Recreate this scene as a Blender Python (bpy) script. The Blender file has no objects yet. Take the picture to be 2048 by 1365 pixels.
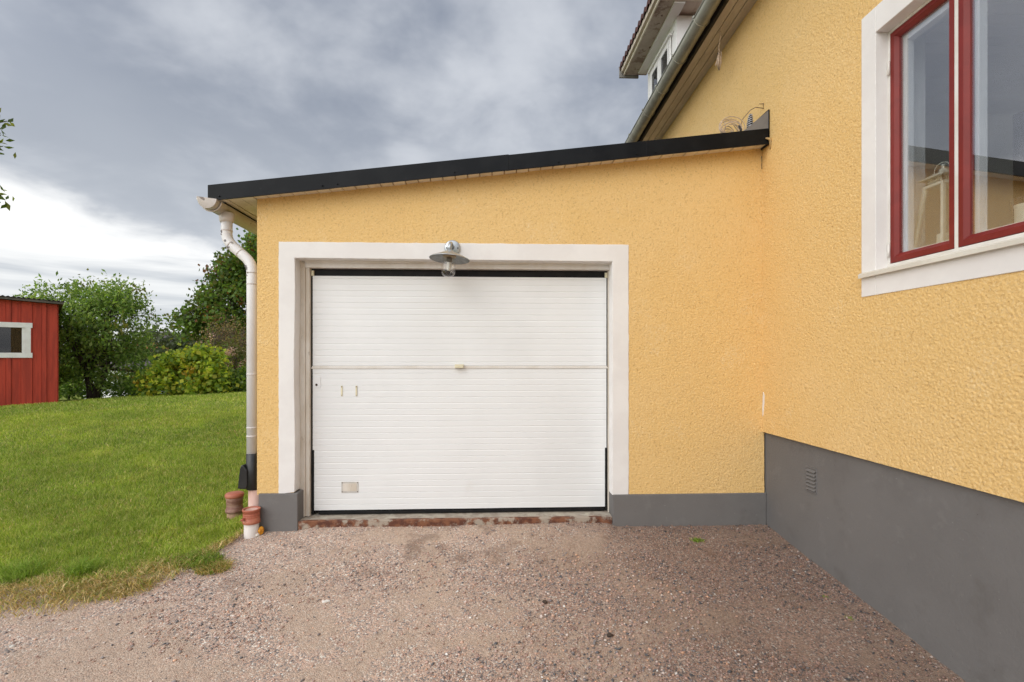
import bpy, math, random
import numpy as np
from mathutils import Vector, Matrix
random.seed(7)
RNG = np.random.default_rng(11)
S = bpy.context.scene
COL = S.collection

# ------------------------------------------------------------------ camera
EZ = 1.45
cam_d = bpy.data.cameras.new("camera")
cam_d.sensor_width = 36.0
cam_d.lens = 36.0 * 967.0 / 2048.0
cam_d.shift_y = (717.0 - 682.5) / 2048.0
cam_d.clip_start = 0.05
cam_d.clip_end = 2000.0
cam = bpy.data.objects.new("camera", cam_d)
COL.objects.link(cam)
cam.location = (0, 0, EZ)
cam.rotation_euler = (math.radians(90), 0, -math.atan(41.0 / 967.0))
S.camera = cam
S.render.resolution_x, S.render.resolution_y = 1024, 682
S.view_settings.view_transform = 'Standard'
S.view_settings.look = 'None'
S.view_settings.exposure = 0.06
S.view_settings.gamma = 1.0
S.cycles.use_denoising = True
try:
    S.cycles.denoiser = 'OPENIMAGEDENOISE'
    S.cycles.denoising_prefilter = 'NONE'
except Exception:
    pass
S.cycles.max_bounces = 8
S.cycles.transparent_max_bounces = 12

# ------------------------------------------------------------------ sun + sky
SUN_EL, SUN_AZ = math.radians(42), math.radians(222)   # behind the camera, to the left, above the cloud
sun_d = bpy.data.lights.new("sun", 'SUN')
sun_d.energy = 0.65
sun_d.angle = math.radians(40)
sun_d.color = (1.0, 0.97, 0.93)
sun = bpy.data.objects.new("sun", sun_d)
COL.objects.link(sun)
_d = Vector((math.sin(SUN_AZ) * math.cos(SUN_EL), math.cos(SUN_AZ) * math.cos(SUN_EL), math.sin(SUN_EL)))
sun.rotation_euler = _d.to_track_quat('Z', 'Y').to_euler()
sun.location = (-6, -8, 10)

W = bpy.data.worlds.new("World")
S.world = W
W.use_nodes = True
W.cycles.sampling_method = 'MANUAL'
W.cycles.sample_map_resolution = 1024


class NT:
    """tiny node-tree writer"""
    def __init__(s, tree):
        s.t = tree; tree.nodes.clear()

    def n(s, kind, **kw):
        nd = s.t.nodes.new(kind)
        for k, v in kw.items():
            if k == 'inp':
                for kk, vv in v.items():
                    if isinstance(vv, bpy.types.NodeSocket):
                        s.t.links.new(vv, nd.inputs[kk])
                    else:
                        nd.inputs[kk].default_value = vv
            else:
                setattr(nd, k, v)
        return nd

    def m(s, op, a, b=None, c=None, clamp=False):
        nd = s.t.nodes.new('ShaderNodeMath'); nd.operation = op; nd.use_clamp = clamp
        for i, v in enumerate((a, b, c)):
            if v is None: continue
            if isinstance(v, bpy.types.NodeSocket): s.t.links.new(v, nd.inputs[i])
            else: nd.inputs[i].default_value = v
        return nd.outputs[0]

    def step(s, v, a, b):
        nd = s.t.nodes.new('ShaderNodeMapRange'); nd.interpolation_type = 'SMOOTHSTEP'; nd.clamp = True
        s.t.links.new(v, nd.inputs[0]); nd.inputs[1].default_value = a; nd.inputs[2].default_value = b
        return nd.outputs[0]

    def mix(s, f, a, b, blend='MIX'):
        nd = s.t.nodes.new('ShaderNodeMix'); nd.data_type = 'RGBA'; nd.blend_type = blend
        for i, v in ((0, f), (6, a), (7, b)):
            if isinstance(v, bpy.types.NodeSocket): s.t.links.new(v, nd.inputs[i])
            elif isinstance(v, (tuple, list)): nd.inputs[i].default_value = (*v[:3], 1)
            else: nd.inputs[i].default_value = v
        return nd.outputs[2]

    def noise(s, vec, scale, detail=4, rough=.5, dist=0.0):
        nd = s.n('ShaderNodeTexNoise', inp={'Scale': scale, 'Detail': detail, 'Roughness': rough, 'Distortion': dist})
        if vec is not None: s.t.links.new(vec, nd.inputs['Vector'])
        return nd.outputs['Fac']

    def comb(s, x, y, z):
        nd = s.t.nodes.new('ShaderNodeCombineXYZ')
        for i, v in enumerate((x, y, z)):
            if isinstance(v, bpy.types.NodeSocket): s.t.links.new(v, nd.inputs[i])
            else: nd.inputs[i].default_value = v
        return nd.outputs[0]


def build_world():
    w = NT(W.node_tree)
    tc = w.n('ShaderNodeTexCoord')
    sep = w.n('ShaderNodeSeparateXYZ', inp={0: tc.outputs['Generated']})
    x, y, z = sep.outputs
    zc = w.m('MAXIMUM', z, 0.0)
    az = w.m('ARCTAN2', x, y)
    el = w.m('ARCSINE', zc)
    den = w.m('ADD', zc, 0.22)
    p = w.comb(w.m('DIVIDE', x, den), w.m('DIVIDE', y, den), 0.0)
    n1 = w.noise(p, 1.15, 6, .52, .35)
    n2 = w.noise(p, 3.2, 5, .55, .2)
    # storm cloud body
    t = w.m('ADD', w.m('MULTIPLY', n1, .72), w.m('MULTIPLY', n2, .28))
    c = w.mix(w.step(t, .41, .61), (.27, .308, .385), (.63, .66, .715))
    # the cloud thins towards the horizon
    lowf = w.m('SUBTRACT', 1.0, w.step(w.m('ADD', el, w.m('MULTIPLY', w.m('SUBTRACT', n1, .5), .25)), .17, .55))
    c = w.mix(w.m('MULTIPLY', lowf, .62), c, (.62, .655, .70))
    # paler to the upper left
    lf = w.m('MULTIPLY', w.step(w.m('MULTIPLY', az, -1.0), .55, .95), w.step(el, .3, .45))
    c = w.mix(w.m('MULTIPLY', lf, .5), c, (.60, .64, .72))
    # the break in the cloud low on the left
    wob = w.m('MULTIPLY', w.m('SUBTRACT', n2, .5), .09)
    wob2 = w.m('MULTIPLY', w.m('SUBTRACT', n1, .5), .08)
    edge = w.m('ADD', w.m('MULTIPLY', w.m('ADD', az, .771), -.27), .272)
    ds = w.m('ADD', w.m('SUBTRACT', edge, el), w.m('ADD', wob, wob2))
    top = w.step(ds, -.012, .05)
    c = w.mix(w.m('MULTIPLY', top, w.step(w.m('MULTIPLY', az, -1.0), .02, .5)), c, (1.10, 1.10, 1.09))
    # streaky grey bank under the break
    sv = w.comb(w.m('MULTIPLY', az, 2.2), w.m('MULTIPLY', el, 24.0), 3.0)
    ns = w.noise(sv, 1.6, 4, .55, .3)
    low = w.m('SUBTRACT', 1.0, w.step(w.m('ADD', el, w.m('MULTIPLY', w.m('SUBTRACT', ns, .5), .10)), .125, .20))
    c = w.mix(w.m('MULTIPLY', low, .92), c, w.mix(w.step(ns, .35, .68), (.56, .60, .65), (.88, .90, .91)))
    # bright, thinner overcast behind the camera and overhead
    back = w.step(w.m('MULTIPLY', y, -1.0), -.55, .45)
    left = w.step(w.m('MULTIPLY', x, -1.0), -.2, .9)
    gain = w.m('ADD', 1.0, w.m('MULTIPLY', back, w.m('ADD', 1.0, w.m('MULTIPLY', left, .5))))
    warm = w.mix(back, (1, 1, 1), (1.01, 1.0, .985))
    c = w.mix(1.0, c, warm, 'MULTIPLY')
    bg1 = w.n('ShaderNodeBackground', inp={'Color': c, 'Strength': gain})
    sky = w.n('ShaderNodeTexSky', sky_type='NISHITA', sun_disc=False, sun_elevation=SUN_EL, sun_rotation=SUN_AZ)
    bg2 = w.n('ShaderNodeBackground', inp={'Color': sky.outputs[0], 'Strength': .08})
    ms = w.n('ShaderNodeMixShader', inp={0: .95, 1: bg2.outputs[0], 2: bg1.outputs[0]})
    w.n('ShaderNodeOutputWorld', inp={'Surface': ms.outputs[0]})


build_world()

# ------------------------------------------------------------------ materials
MATS = {}


def mat(name, col, rough=.6, col2=None, nscale=8., ndetail=4, lo=.4, hi=.62, bump=None, metal=0., spec=.5, vec='Object',
        stretch=None, extra=None):
    """base colour with a patchy second colour and a fine bump; all in the object's own space"""
    m = bpy.data.materials.new(name); m.use_nodes = True
    w = NT(m.node_tree)
    tc = w.n('ShaderNodeTexCoord').outputs[vec]
    if stretch:
        tc = w.n('ShaderNodeMapping', inp={'Vector': tc, 'Scale': stretch}).outputs[0]
    c = (*col, 1)
    if col2 is not None:
        f = w.step(w.noise(tc, nscale, ndetail, .6), lo, hi)
        c = w.mix(f, col, col2)
    if extra:
        c = extra(w, tc, c)
    b = w.n('ShaderNodeBsdfPrincipled', inp={'Roughness': rough, 'Metallic': metal, 'Specular IOR Level': spec, 'Base Color': c})
    if bump:
        bs, bd, bdist = bump
        nz = w.noise(tc, bs, 4, .6)
        bp = w.n('ShaderNodeBump', inp={'Height': nz, 'Strength': bd, 'Distance': bdist})
        w.t.links.new(bp.outputs[0], b.inputs['Normal'])
    w.n('ShaderNodeOutputMaterial', inp={'Surface': b.outputs[0]})
    MATS[name] = m
    return m


def attr_mat(name, rough=.6, trans=0., bump=None, spec=.3, noise=None):
    """colour comes from each leaf's, blade's or stone's own colour attribute"""
    m = bpy.data.materials.new(name); m.use_nodes = True
    w = NT(m.node_tree)
    a = w.n('ShaderNodeAttribute', attribute_name='tint').outputs['Color']
    b = w.n('ShaderNodeBsdfPrincipled', inp={'Roughness': rough, 'Specular IOR Level': spec, 'Base Color': a})
    out = b.outputs[0]
    if trans:
        t = w.n('ShaderNodeBsdfTranslucent', inp={'Color': w.mix(1.0, a, (1.5, 1.5, .7), 'MULTIPLY')})
        out = w.n('ShaderNodeMixShader', inp={0: trans, 1: out, 2: t.outputs[0]}).outputs[0]
    w.n('ShaderNodeOutputMaterial', inp={'Surface': out})
    MATS[name] = m
    return m


def patches(colr, scale, lo, hi, amt=1.0, detail=5):
    def f(w, tc, c):
        k = w.m('MULTIPLY', w.step(w.noise(tc, scale, detail, .65), lo, hi), amt)
        return w.mix(k, c, colr)
    return f


def chain(*fs):
    def f(w, tc, c):
        for g in fs: c = g(w, tc, c)
        return c
    return f


def stucco_extra(w, tc, c):
    big = w.step(w.noise(tc, 1.1, 4, .6), .42, .66)
    c = w.mix(w.m('MULTIPLY', big, .35), c, (.80, .56, .27))
    fine = w.step(w.noise(tc, 55., 3, .6), .55, .75)
    c = w.mix(w.m('MULTIPLY', fine, .30), c, (.90, .66, .34))
    pit_tone = w.step(w.noise(tc, 58., 3, .65), .56, .66)  # dirt and shade of the pits, put into the colour
    c = w.mix(w.m('MULTIPLY', pit_tone, .50), c, (.46, .27, .10))
    pale = w.step(w.noise(tc, 82., 2, .6), .54, .62)
    c = w.mix(w.m('MULTIPLY', pale, .45), c, (.86, .64, .34))
    worn = w.m('MULTIPLY', w.step(w.noise(tc, 2.6, 5, .7), .55, .68), w.step(w.noise(tc, 60., 2, .5), .45, .6))
    c = w.mix(w.m('MULTIPLY', worn, .26), c, (.86, .70, .44))
    return c


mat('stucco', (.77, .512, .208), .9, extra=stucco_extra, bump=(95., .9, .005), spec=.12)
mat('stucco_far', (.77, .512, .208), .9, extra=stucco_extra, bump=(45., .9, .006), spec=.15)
mat('plinth_grey', (.158, .150, .145), .85, (.170, .162, .157), 1.6, bump=(55., .5, .004), spec=.25,
    extra=chain(patches((.125, .116, .107), 3., .55, .72, .5), patches((.20, .192, .185), 5., .58, .66, .35), patches((.26, .25, .24), 38., .68, .72, .8), patches((.07, .062, .057), 48., .69, .73, .8)))
mat('plaster_white', (.77, .745, .725), .8, (.81, .79, .77), 3., bump=(40., .25, .003), spec=.2,
    extra=patches((.62, .55, .47), 7., .68, .85, .5))
mat('paint_white', (.77, .74, .70), .5, (.70, .66, .60), 5., bump=(60., .2, .002),
    extra=patches((.33, .26, .18), 22., .70, .76, .6))
mat('old_paint', (.70, .65, .58), .6, (.60, .53, .44), 6., bump=(50., .4, .003), stretch=(1, 1, .35),
    extra=patches((.25, .19, .13), 16., .62, .72, .75))
mat('door_white', (.80, .808, .81), .38, (.77, .778, .78), 1.3, bump=(220., .08, .001),
    extra=patches((.66, .62, .55), 2.4, .66, .85, .45))
mat('door_cream', (.74, .69, .50), .5, (.68, .62, .44), 12.)
mat('rubber', (.008, .008, .009), .6, (.014, .013, .013), 9., spec=.2)
mat('dark_gap', (.006, .006, .008), .9)
mat('fascia_black', (.004, .005, .007), .42, (.008, .009, .011), 4., bump=(3., .25, .01), spec=.15,
    extra=patches((.03, .03, .034), 14., .66, .80, .5))
mat('roof_felt', (.03, .03, .032), .9, (.05, .05, .05), 30., bump=(120., .6, .003))
mat('flash_grey', (.16, .16, .175), .4, (.19, .19, .20), 5.)
mat('soffit_paint', (.80, .74, .62), .65, (.70, .63, .51), 7., bump=(60., .3, .002),
    extra=patches((.28, .21, .14), 15., .64, .74, .6))
mat('gutter_white', (.70, .66, .63), .42, (.63, .58, .55), 5., spec=.5,
    extra=patches((.20, .16, .15), 13., .69, .72, .8, 2))
mat('pipe_white', (.82, .81, .81), .38, (.77, .755, .75), 3., spec=.5,
    extra=patches((.45, .40, .36), 9., .70, .78, .6, 2))
mat('chip_grey', (.18, .165, .17), .6, (.25, .23, .23), 60.)
mat('plastic_black', (.012, .012, .013), .35, (.022, .022, .022), 6.)
mat('salmon_pipe', (.66, .45, .38), .45, (.42, .17, .10), 6., stretch=(1, 1, .25), lo=.35, hi=.75)
mat('terracotta', (.42, .125, .075), .5, (.48, .18, .11), 9., spec=.45)
mat('old_clay', (.22, .10, .075), .6, (.34, .20, .15), 12., stretch=(1, 1, 3), extra=patches((.46, .34, .28), 14., .55, .75, .6))
mat('old_clay_pale', (.42, .27, .16), .7, (.30, .17, .10), 12.)
mat('dirty_pipe', (.68, .62, .58), .5, (.42, .27, .18), 9., lo=.5, hi=.75)
mat('yellow_plastic', (.75, .33, .02), .45, (.62, .25, .02), 20.)
mat('concrete', (.42, .37, .30), .9, (.30, .25, .20), 14., bump=(60., .6, .005), extra=patches((.55, .52, .42), 9., .55, .65, .6))
mat('rust', (.10, .035, .02), .85, (.22, .09, .045), 18., bump=(60., .6, .004), extra=patches((.42, .37, .30), 7., .48, .58, .8))
mat('galvanised', (.50, .53, .55), .36, (.40, .43, .46), 22., ndetail=3, metal=.75, bump=(60., .15, .001))
mat('galv_inside', (.22, .23, .23), .45, (.28, .29, .29), 22., metal=.5)
mat('chrome', (.85, .84, .82), .12, metal=1.)
mat('brass_socket', (.35, .27, .17), .4, metal=.3)
mat('bulb_white', (.75, .73, .68), .3)
mat('red_paint', (.215, .022, .017), .42, (.18, .019, .015), 6., spec=.3, bump=(40., .12, .001))
mat('inner_white', (.74, .77, .80), .4, (.70, .74, .78), 4.)
mat('sill_paint', (.72, .69, .61), .5, (.66, .62, .54), 5., bump=(30., .25, .002),
    extra=patches((.22, .21, .20), 20., .71, .75, .7))
mat('house_gutter', (.36, .355, .30), .4, (.29, .28, .24), 6., metal=.3, bump=(10., .15, .003))
mat('eave_board', (.62, .54, .44), .7, (.54, .46, .37), 6., stretch=(3, .5, 3))
mat('eave_dark', (.035, .028, .022), .8)
mat('peeling', (.50, .44, .37), .8, (.42, .35, .29), 4., bump=(20., .6, .006),
    extra=chain(patches((.20, .14, .11), 5., .52, .62, .8), patches((.10, .05, .04), 9., .62, .68, .9)))
mat('roof_tile', (.11, .040, .030), .8, (.07, .028, .024), 10., bump=(40., .5, .004))
mat('zinc_old', (.28, .27, .25), .6, (.2, .19, .18), 10.)
mat('barn_red', (.46, .050, .024), .75, (.35, .038, .018), 3., stretch=(6, 6, .5), bump=(25., .5, .003))
mat('barn_board', (.46, .050, .024), .75, (.34, .036, .018), 3., stretch=(4, 4, .4), bump=(25., .5, .003))
mat('shed_trim', (.80, .79, .78), .6, (.74, .72, .70), 6.)
mat('shed_roof', (.14, .12, .11), .7, (.10, .085, .075), 6.)
mat('bark', (.055, .042, .032), .95, (.09, .075, .06), 8., stretch=(3, 3, .6), bump=(16., .9, .02))
mat('plate_grey', (.58, .55, .51), .5, (.5, .47, .43), 20.)
mat('twig_bark', (.17, .12, .09), .9)
mat('cord_pale', (.62, .48, .36), .6, (.50, .38, .28), 30.)
mat('cord_brown', (.20, .12, .08), .6)
mat('black_rubber', (.015, .014, .014), .5)
mat('insulator_white', (.62, .64, .70), .3)
mat('iron_yellowed', (.48, .31, .12), .6, (.22, .14, .07), 30.)
mat('stone_white', (.72, .68, .62), .8, (.62, .57, .50), 20., bump=(40., .5, .004))
mat('stone_dark', (.045, .030, .022), .8, (.075, .05, .035), 20., bump=(40., .6, .004))
mat('lantern_paint', (.74, .76, .66), .45, (.66, .68, .58), 12.)
mat('candle_wax', (.82, .82, .70), .4)
mat('room_wall', (.75, .75, .76), .8, (.70, .70, .72), 1.)
mat('room_ceiling', (.85, .85, .85), .6)
mat('room_dark', (.07, .055, .04), .8, (.06, .045, .03), 1.)
mat('far_wall_ochre', (.45, .22, .08), .8, (.40, .19, .07), 1.)
mat('far_white', (.86, .85, .84), .7)
mat('far_roof', (.15, .12, .115), .8, (.12, .10, .095), 2.)
mat('far_roof_red', (.33, .10, .05), .8, (.26, .08, .05), 2.)
mat('curtain', (.70, .71, .72), .8)
attr_mat('leaf', .55, .48, spec=.3)
attr_mat('grass', .6, .28, spec=.2)
attr_mat('pebble', .85, 0, spec=.25)
attr_mat('petal', .6, .3)


def glass_mat(name, refl, tint=(.93, .96, .95), rough=0.0, ior=1.5):
    """thin coated window pane: part mirror, part clear"""
    m = bpy.data.materials.new(name); m.use_nodes = True
    w = NT(m.node_tree)
    g = w.n('ShaderNodeBsdfGlossy', inp={'Color': (.98, .97, 1.0, 1), 'Roughness': rough})
    t = w.n('ShaderNodeBsdfTransparent', inp={'Color': (*tint, 1)})
    fr = w.n('ShaderNodeLayerWeight', inp={'Blend': .5})
    f = w.m('ADD', w.m('MULTIPLY', w.m('POWER', fr.outputs['Facing'], 4.0), .6), refl, clamp=True)
    mx = w.n('ShaderNodeMixShader', inp={0: f, 1: t.outputs[0], 2: g.outputs[0]})
    w.n('ShaderNodeOutputMaterial', inp={'Surface': mx.outputs[0]})
    MATS[name] = m


glass_mat('window_glass', .18, (.97, .98, .98))
glass_mat('thin_glass', .035, (.97, .97, .96), .02)
glass_mat('dark_pane', .03, (.55, .55, .55))


def ground_mats():
    # gravel driveway
    m = bpy.data.materials.new('gravel'); m.use_nodes = True
    w = NT(m.node_tree)
    tc = w.n('ShaderNodeTexCoord').outputs['Object']
    v = w.n('ShaderNodeTexVoronoi', inp={'Vector': tc, 'Scale': 125., 'Randomness': 1.})
    sepc = w.n('ShaderNodeSeparateColor', inp={0: v.outputs['Color']})
    r = sepc.outputs[0]
    ramp = w.n('ShaderNodeValToRGB', inp={0: r})
    cr = ramp.color_ramp; cr.interpolation = 'CONSTANT'
    pal = [(0, (0.435, 0.290, 0.239)), (.16, (0.609, 0.420, 0.341)), (.34, (0.348, 0.290, 0.268)), (.5, (0.536, 0.392, 0.326)), (.66, (0.681, 0.450, 0.348)),
           (.78, (0.174, 0.167, 0.174)), (.87, (0.754, 0.609, 0.522)), (.95, (0.850, 0.797, 0.725))]
    cr.elements[0].position, cr.elements[0].color = 0, (*pal[0][1], 1)
    cr.elements[1].position, cr.elements[1].color = pal[1][0], (*pal[1][1], 1)
    for p, c in pal[2:]:
        e = cr.elements.new(p); e.color = (*c, 1)
    sand = w.mix(w.step(w.noise(tc, 60., 4, .7), .35, .7), (0.450, 0.326, 0.254), (0.623, 0.464, 0.362))
    big = w.noise(tc, .9, 5, .6, .6)
    dens = w.step(w.m('ADD', big, w.m('MULTIPLY', w.noise(tc, 9., 4, .65), .40)), .62, .76)
    c = w.mix(w.m('ADD', .22, w.m('MULTIPLY', dens, .66)), sand, ramp.outputs[0])
    # darker towards the house, with brown patches in front of the garage
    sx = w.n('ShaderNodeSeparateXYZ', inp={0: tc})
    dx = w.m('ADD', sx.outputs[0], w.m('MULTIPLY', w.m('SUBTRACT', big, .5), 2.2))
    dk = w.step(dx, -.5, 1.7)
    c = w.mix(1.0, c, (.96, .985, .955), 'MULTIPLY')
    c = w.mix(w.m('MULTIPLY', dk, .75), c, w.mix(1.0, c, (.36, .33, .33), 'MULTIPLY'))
    st = w.m('MULTIPLY', w.step(w.noise(tc, 2.6, 5, .7, .4), .50, .66), .6)
    c = w.mix(w.m('MULTIPLY', st, w.step(sx.outputs[1], 2.9, 3.7)), c, (.17, .11, .08))
    b = w.n('ShaderNodeBsdfPrincipled', inp={'Roughness': .95, 'Specular IOR Level': .15, 'Base Color': c})
    h = w.m('ADD', w.m('MULTIPLY', v.outputs['Distance'], -1.0), w.m('MULTIPLY', w.noise(tc, 220., 3, .6), .4))
    bp = w.n('ShaderNodeBump', inp={'Height': h, 'Strength': .8, 'Distance': .006})
    w.t.links.new(bp.outputs[0], b.inputs['Normal'])
    w.n('ShaderNodeOutputMaterial', inp={'Surface': b.outputs[0]})
    MATS['gravel'] = m
    mat('turf', (.23, .28, .05), .95, (.29, .32, .08), 5., bump=(60., .8, .02), spec=.1,
        extra=chain(patches((.15, .21, .04), 1.2, .45, .65, .7), patches((.20, .17, .08), 22., .62, .75, .5)))


ground_mats()

# ------------------------------------------------------------------ mesh helpers


def mesh_np(name, V, F, m, parent=None, smooth=False, tint=None, mats=None, midx=None):
    """V (n,3), F: list of (k,s) index arrays"""
    me = bpy.data.meshes.new(name)
    V = np.asarray(V, np.float32)
    if not isinstance(F, list): F = [F]
    F = [np.asarray(f, np.int32) for f in F if len(f)]
    sizes = np.concatenate([np.full(len(f), f.shape[1], np.int32) for f in F])
    idx = np.concatenate([f.ravel() for f in F])
    me.vertices.add(len(V)); me.vertices.foreach_set('co', V.ravel())
    me.loops.add(len(idx)); me.loops.foreach_set('vertex_index', idx)
    me.polygons.add(len(sizes))
    st = np.zeros(len(sizes), np.int32); st[1:] = np.cumsum(sizes)[:-1]
    me.polygons.foreach_set('loop_start', st); me.polygons.foreach_set('loop_total', sizes)
    if smooth: me.polygons.foreach_set('use_smooth', np.ones(len(sizes), bool))
    if tint is not None:
        a = me.attributes.new('tint', 'FLOAT_COLOR', 'POINT')
        c = np.ones((len(V), 4), np.float32); c[:, :3] = tint
        a.data.foreach_set('color', c.ravel())
    me.update(calc_edges=True)
    me.validate()
    me.materials.append(MATS[m])
    o = bpy.data.objects.new(name, me)
    COL.objects.link(o)
    if parent is not None: o.parent = parent
    return o


class MB:
    def __init__(s):
        s.v = []; s.f = []; s.sm = []

    def add(s, vs, fs, smooth=False):
        b = len(s.v); s.v += [tuple(v) for v in vs]
        s.f += [tuple(b + i for i in f) for f in fs]; s.sm += [smooth] * len(fs)
        return s

    def box(s, x0, y0, z0, x1, y1, z1):
        vs = [(x0, y0, z0), (x1, y0, z0), (x1, y1, z0), (x0, y1, z0), (x0, y0, z1), (x1, y0, z1), (x1, y1, z1), (x0, y1, z1)]
        return s.hexa(vs)

    def hexa(s, vs):
        return s.add(vs, [(0, 3, 2, 1), (4, 5, 6, 7), (0, 1, 5, 4), (1, 2, 6, 5), (2, 3, 7, 6), (3, 0, 4, 7)])

    def prism(s, poly, axis, a, b, smooth=False):
        """poly of 2-D points extruded along an axis between a and b"""
        def P(p, t):
            return {'x': (t, p[0], p[1]), 'y': (p[0], t, p[1]), 'z': (p[0], p[1], t)}[axis]
        n = len(poly)
        vs = [P(p, a) for p in poly] + [P(p, b) for p in poly]
        fs = [(i, (i + 1) % n, n + (i + 1) % n, n + i) for i in range(n)]
        s.add(vs, fs, smooth)
        b0 = len(s.v) - 2 * n
        s.f += [tuple(b0 + i for i in range(n))[::-1], tuple(b0 + n + i for i in range(n))]; s.sm += [False, False]
        return s

    def tube(s, pts, r, seg=12, cap=True, smooth=True):
        pts = [Vector(p) for p in pts]
        rs = r if isinstance(r, (list, tuple)) else [r] * len(pts)
        up = Vector((0, 0, 1)); rings = []; prev = None
        for i, p in enumerate(pts):
            d = (pts[min(i + 1, len(pts) - 1)] - pts[max(i - 1, 0)])
            d = d.normalized() if d.length > 1e-9 else Vector((0, 0, 1))
            if prev is None:
                a = d.cross(up if abs(d.z) < .9 else Vector((0, 1, 0))).normalized()
            else:
                a = prev - d * prev.dot(d)
                a = a.normalized() if a.length > 1e-6 else d.orthogonal().normalized()
            prev = a; b = d.cross(a)
            rings.append([p + (a * math.cos(t) + b * math.sin(t)) * rs[i] for t in [2 * math.pi * k / seg for k in range(seg)]])
        vs = [v for r_ in rings for v in r_]
        fs = []
        for i in range(len(rings) - 1):
            for k in range(seg):
                a0, a1 = i * seg + k, i * seg + (k + 1) % seg
                fs.append((a0, a1, a1 + seg, a0 + seg))
        s.add(vs, fs, smooth)
        if cap:
            b0 = len(s.v) - len(vs)
            s.f += [tuple(b0 + k for k in range(seg))[::-1], tuple(b0 + (len(rings) - 1) * seg + k for k in range(seg))]
            s.sm += [False, False]
        return s

    def lathe(s, prof, c=(0, 0, 0), seg=32, smooth=True, mtx=None):
        """prof: (radius, height) list, spun about z then placed"""
        vs = []; n = len(prof)
        for r, h in prof:
            for k in range(seg):
                t = 2 * math.pi * k / seg
                v = Vector((max(r, 1e-5) * math.cos(t), max(r, 1e-5) * math.sin(t), h))
                if mtx: v = mtx @ v
                vs.append(v + Vector(c))
        fs = [(i * seg + k, i * seg + (k + 1) % seg, (i + 1) * seg + (k + 1) % seg, (i + 1) * seg + k)
              for i in range(n - 1) for k in range(seg)]
        return s.add(vs, fs, smooth)

    def build(s, name, m, parent=None, bevel=0.0):
        me = bpy.data.meshes.new(name)
        me.from_pydata(s.v, [], s.f)
        me.polygons.foreach_set('use_smooth', s.sm)
        me.update(); me.validate()
        me.materials.append(MATS[m])
        o = bpy.data.objects.new(name, me)
        COL.objects.link(o)
        if parent is not None: o.parent = parent
        if bevel:
            b = o.modifiers.new('bevel', 'BEVEL'); b.width = bevel; b.segments = 2; b.limit_method = 'ANGLE'
            b.angle_limit = math.radians(50)
        return o


def tag(o, label=None, cat=None, group=None, kind=None):
    for k, v in (('label', label), ('category', cat), ('group', group), ('kind', kind)):
        if v: o[k] = v
    return o


def empty(name, loc=(0, 0, 0), **kw):
    o = bpy.data.objects.new(name, None); COL.objects.link(o)
    o.empty_display_size = .1; o.location = loc
    tag(o, **kw)
    return o


def smoothstep(a, b, x):
    t = np.clip((np.asarray(x, float) - a) / (b - a), 0, 1); return t * t * (3 - 2 * t)


def _hash(ix, iy, seed):
    h = (ix.astype(np.int64) * 374761393 + iy.astype(np.int64) * 668265263 + seed * 974634777) & 0xffffffff
    h = ((h ^ (h >> 13)) * 1274126177) & 0xffffffff
    h = h ^ (h >> 16)
    return (h & 0xffffff) / float(0xffffff)


def vnoise(x, y, seed=0):
    ix, iy = np.floor(x), np.floor(y)
    fx, fy = x - ix, y - iy
    fx = fx * fx * (3 - 2 * fx); fy = fy * fy * (3 - 2 * fy)
    a, b = _hash(ix, iy, seed), _hash(ix + 1, iy, seed)
    c, d = _hash(ix, iy + 1, seed), _hash(ix + 1, iy + 1, seed)
    return (a + (b - a) * fx) * (1 - fy) + (c + (d - c) * fx) * fy


def fbm(x, y, seed=0, oct=4):
    s, amp, tot = 0, 1., 0.
    for k in range(oct):
        s = s + amp * vnoise(x * 2 ** k + 17.3 * k, y * 2 ** k - 9.1 * k, seed + k); tot += amp; amp *= .5
    return s / tot


def worley(x, y, seed=0):
    ix, iy = np.floor(x), np.floor(y)
    best = np.full(x.shape, 9.)
    for dx in (-1, 0, 1):
        for dy in (-1, 0, 1):
            cx, cy = ix + dx, iy + dy
            px_, py_ = cx + _hash(cx, cy, seed), cy + _hash(cx, cy, seed + 7)
            best = np.minimum(best, (px_ - x) ** 2 + (py_ - y) ** 2)
    return np.sqrt(best)


def roughcast(u, v, seed=3):
    """height of the thrown render, metres"""
    wx = u + .010 * (vnoise(u * 60, v * 60, 91) - .5); wy = v + .010 * (vnoise(u * 60, v * 60, 92) - .5)
    f = worley(wx / .0125, wy / .0105, seed)
    g = fbm(u / .0095, v / .009, seed + 5, 2)
    low = fbm(u / .35, v / .35, seed + 9, 2)
    patch = .55 + .75 * fbm(u / .5, v / .4, seed + 30, 3)
    return (.0036 * (1 - np.clip(f * 1.05, 0, 1) ** 1.6) + .0046 * (g - .5)) * patch + .004 * (low - .5)


def grid_patch(us, vs, fn):
    U, V_ = np.meshgrid(us, vs)
    P = fn(U.ravel(), V_.ravel())
    nu, nv = len(us), len(vs)
    i = np.arange(nu - 1); j = np.arange(nv - 1)
    I, J = np.meshgrid(i, j); a = (J * nu + I).ravel()
    F = np.stack([a, a + 1, a + 1 + nu, a + nu], 1)
    return P, F


def join_patches(ps):
    Vs, Fs, b = [], [], 0
    for P, F in ps:
        Vs.append(P); Fs.append(F + b); b += len(P)
    return np.concatenate(Vs), np.concatenate(Fs)


def span(a, b, step):
    n = max(2, int(round((b - a) / step)) + 1)
    return np.linspace(a, b, n)


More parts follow.
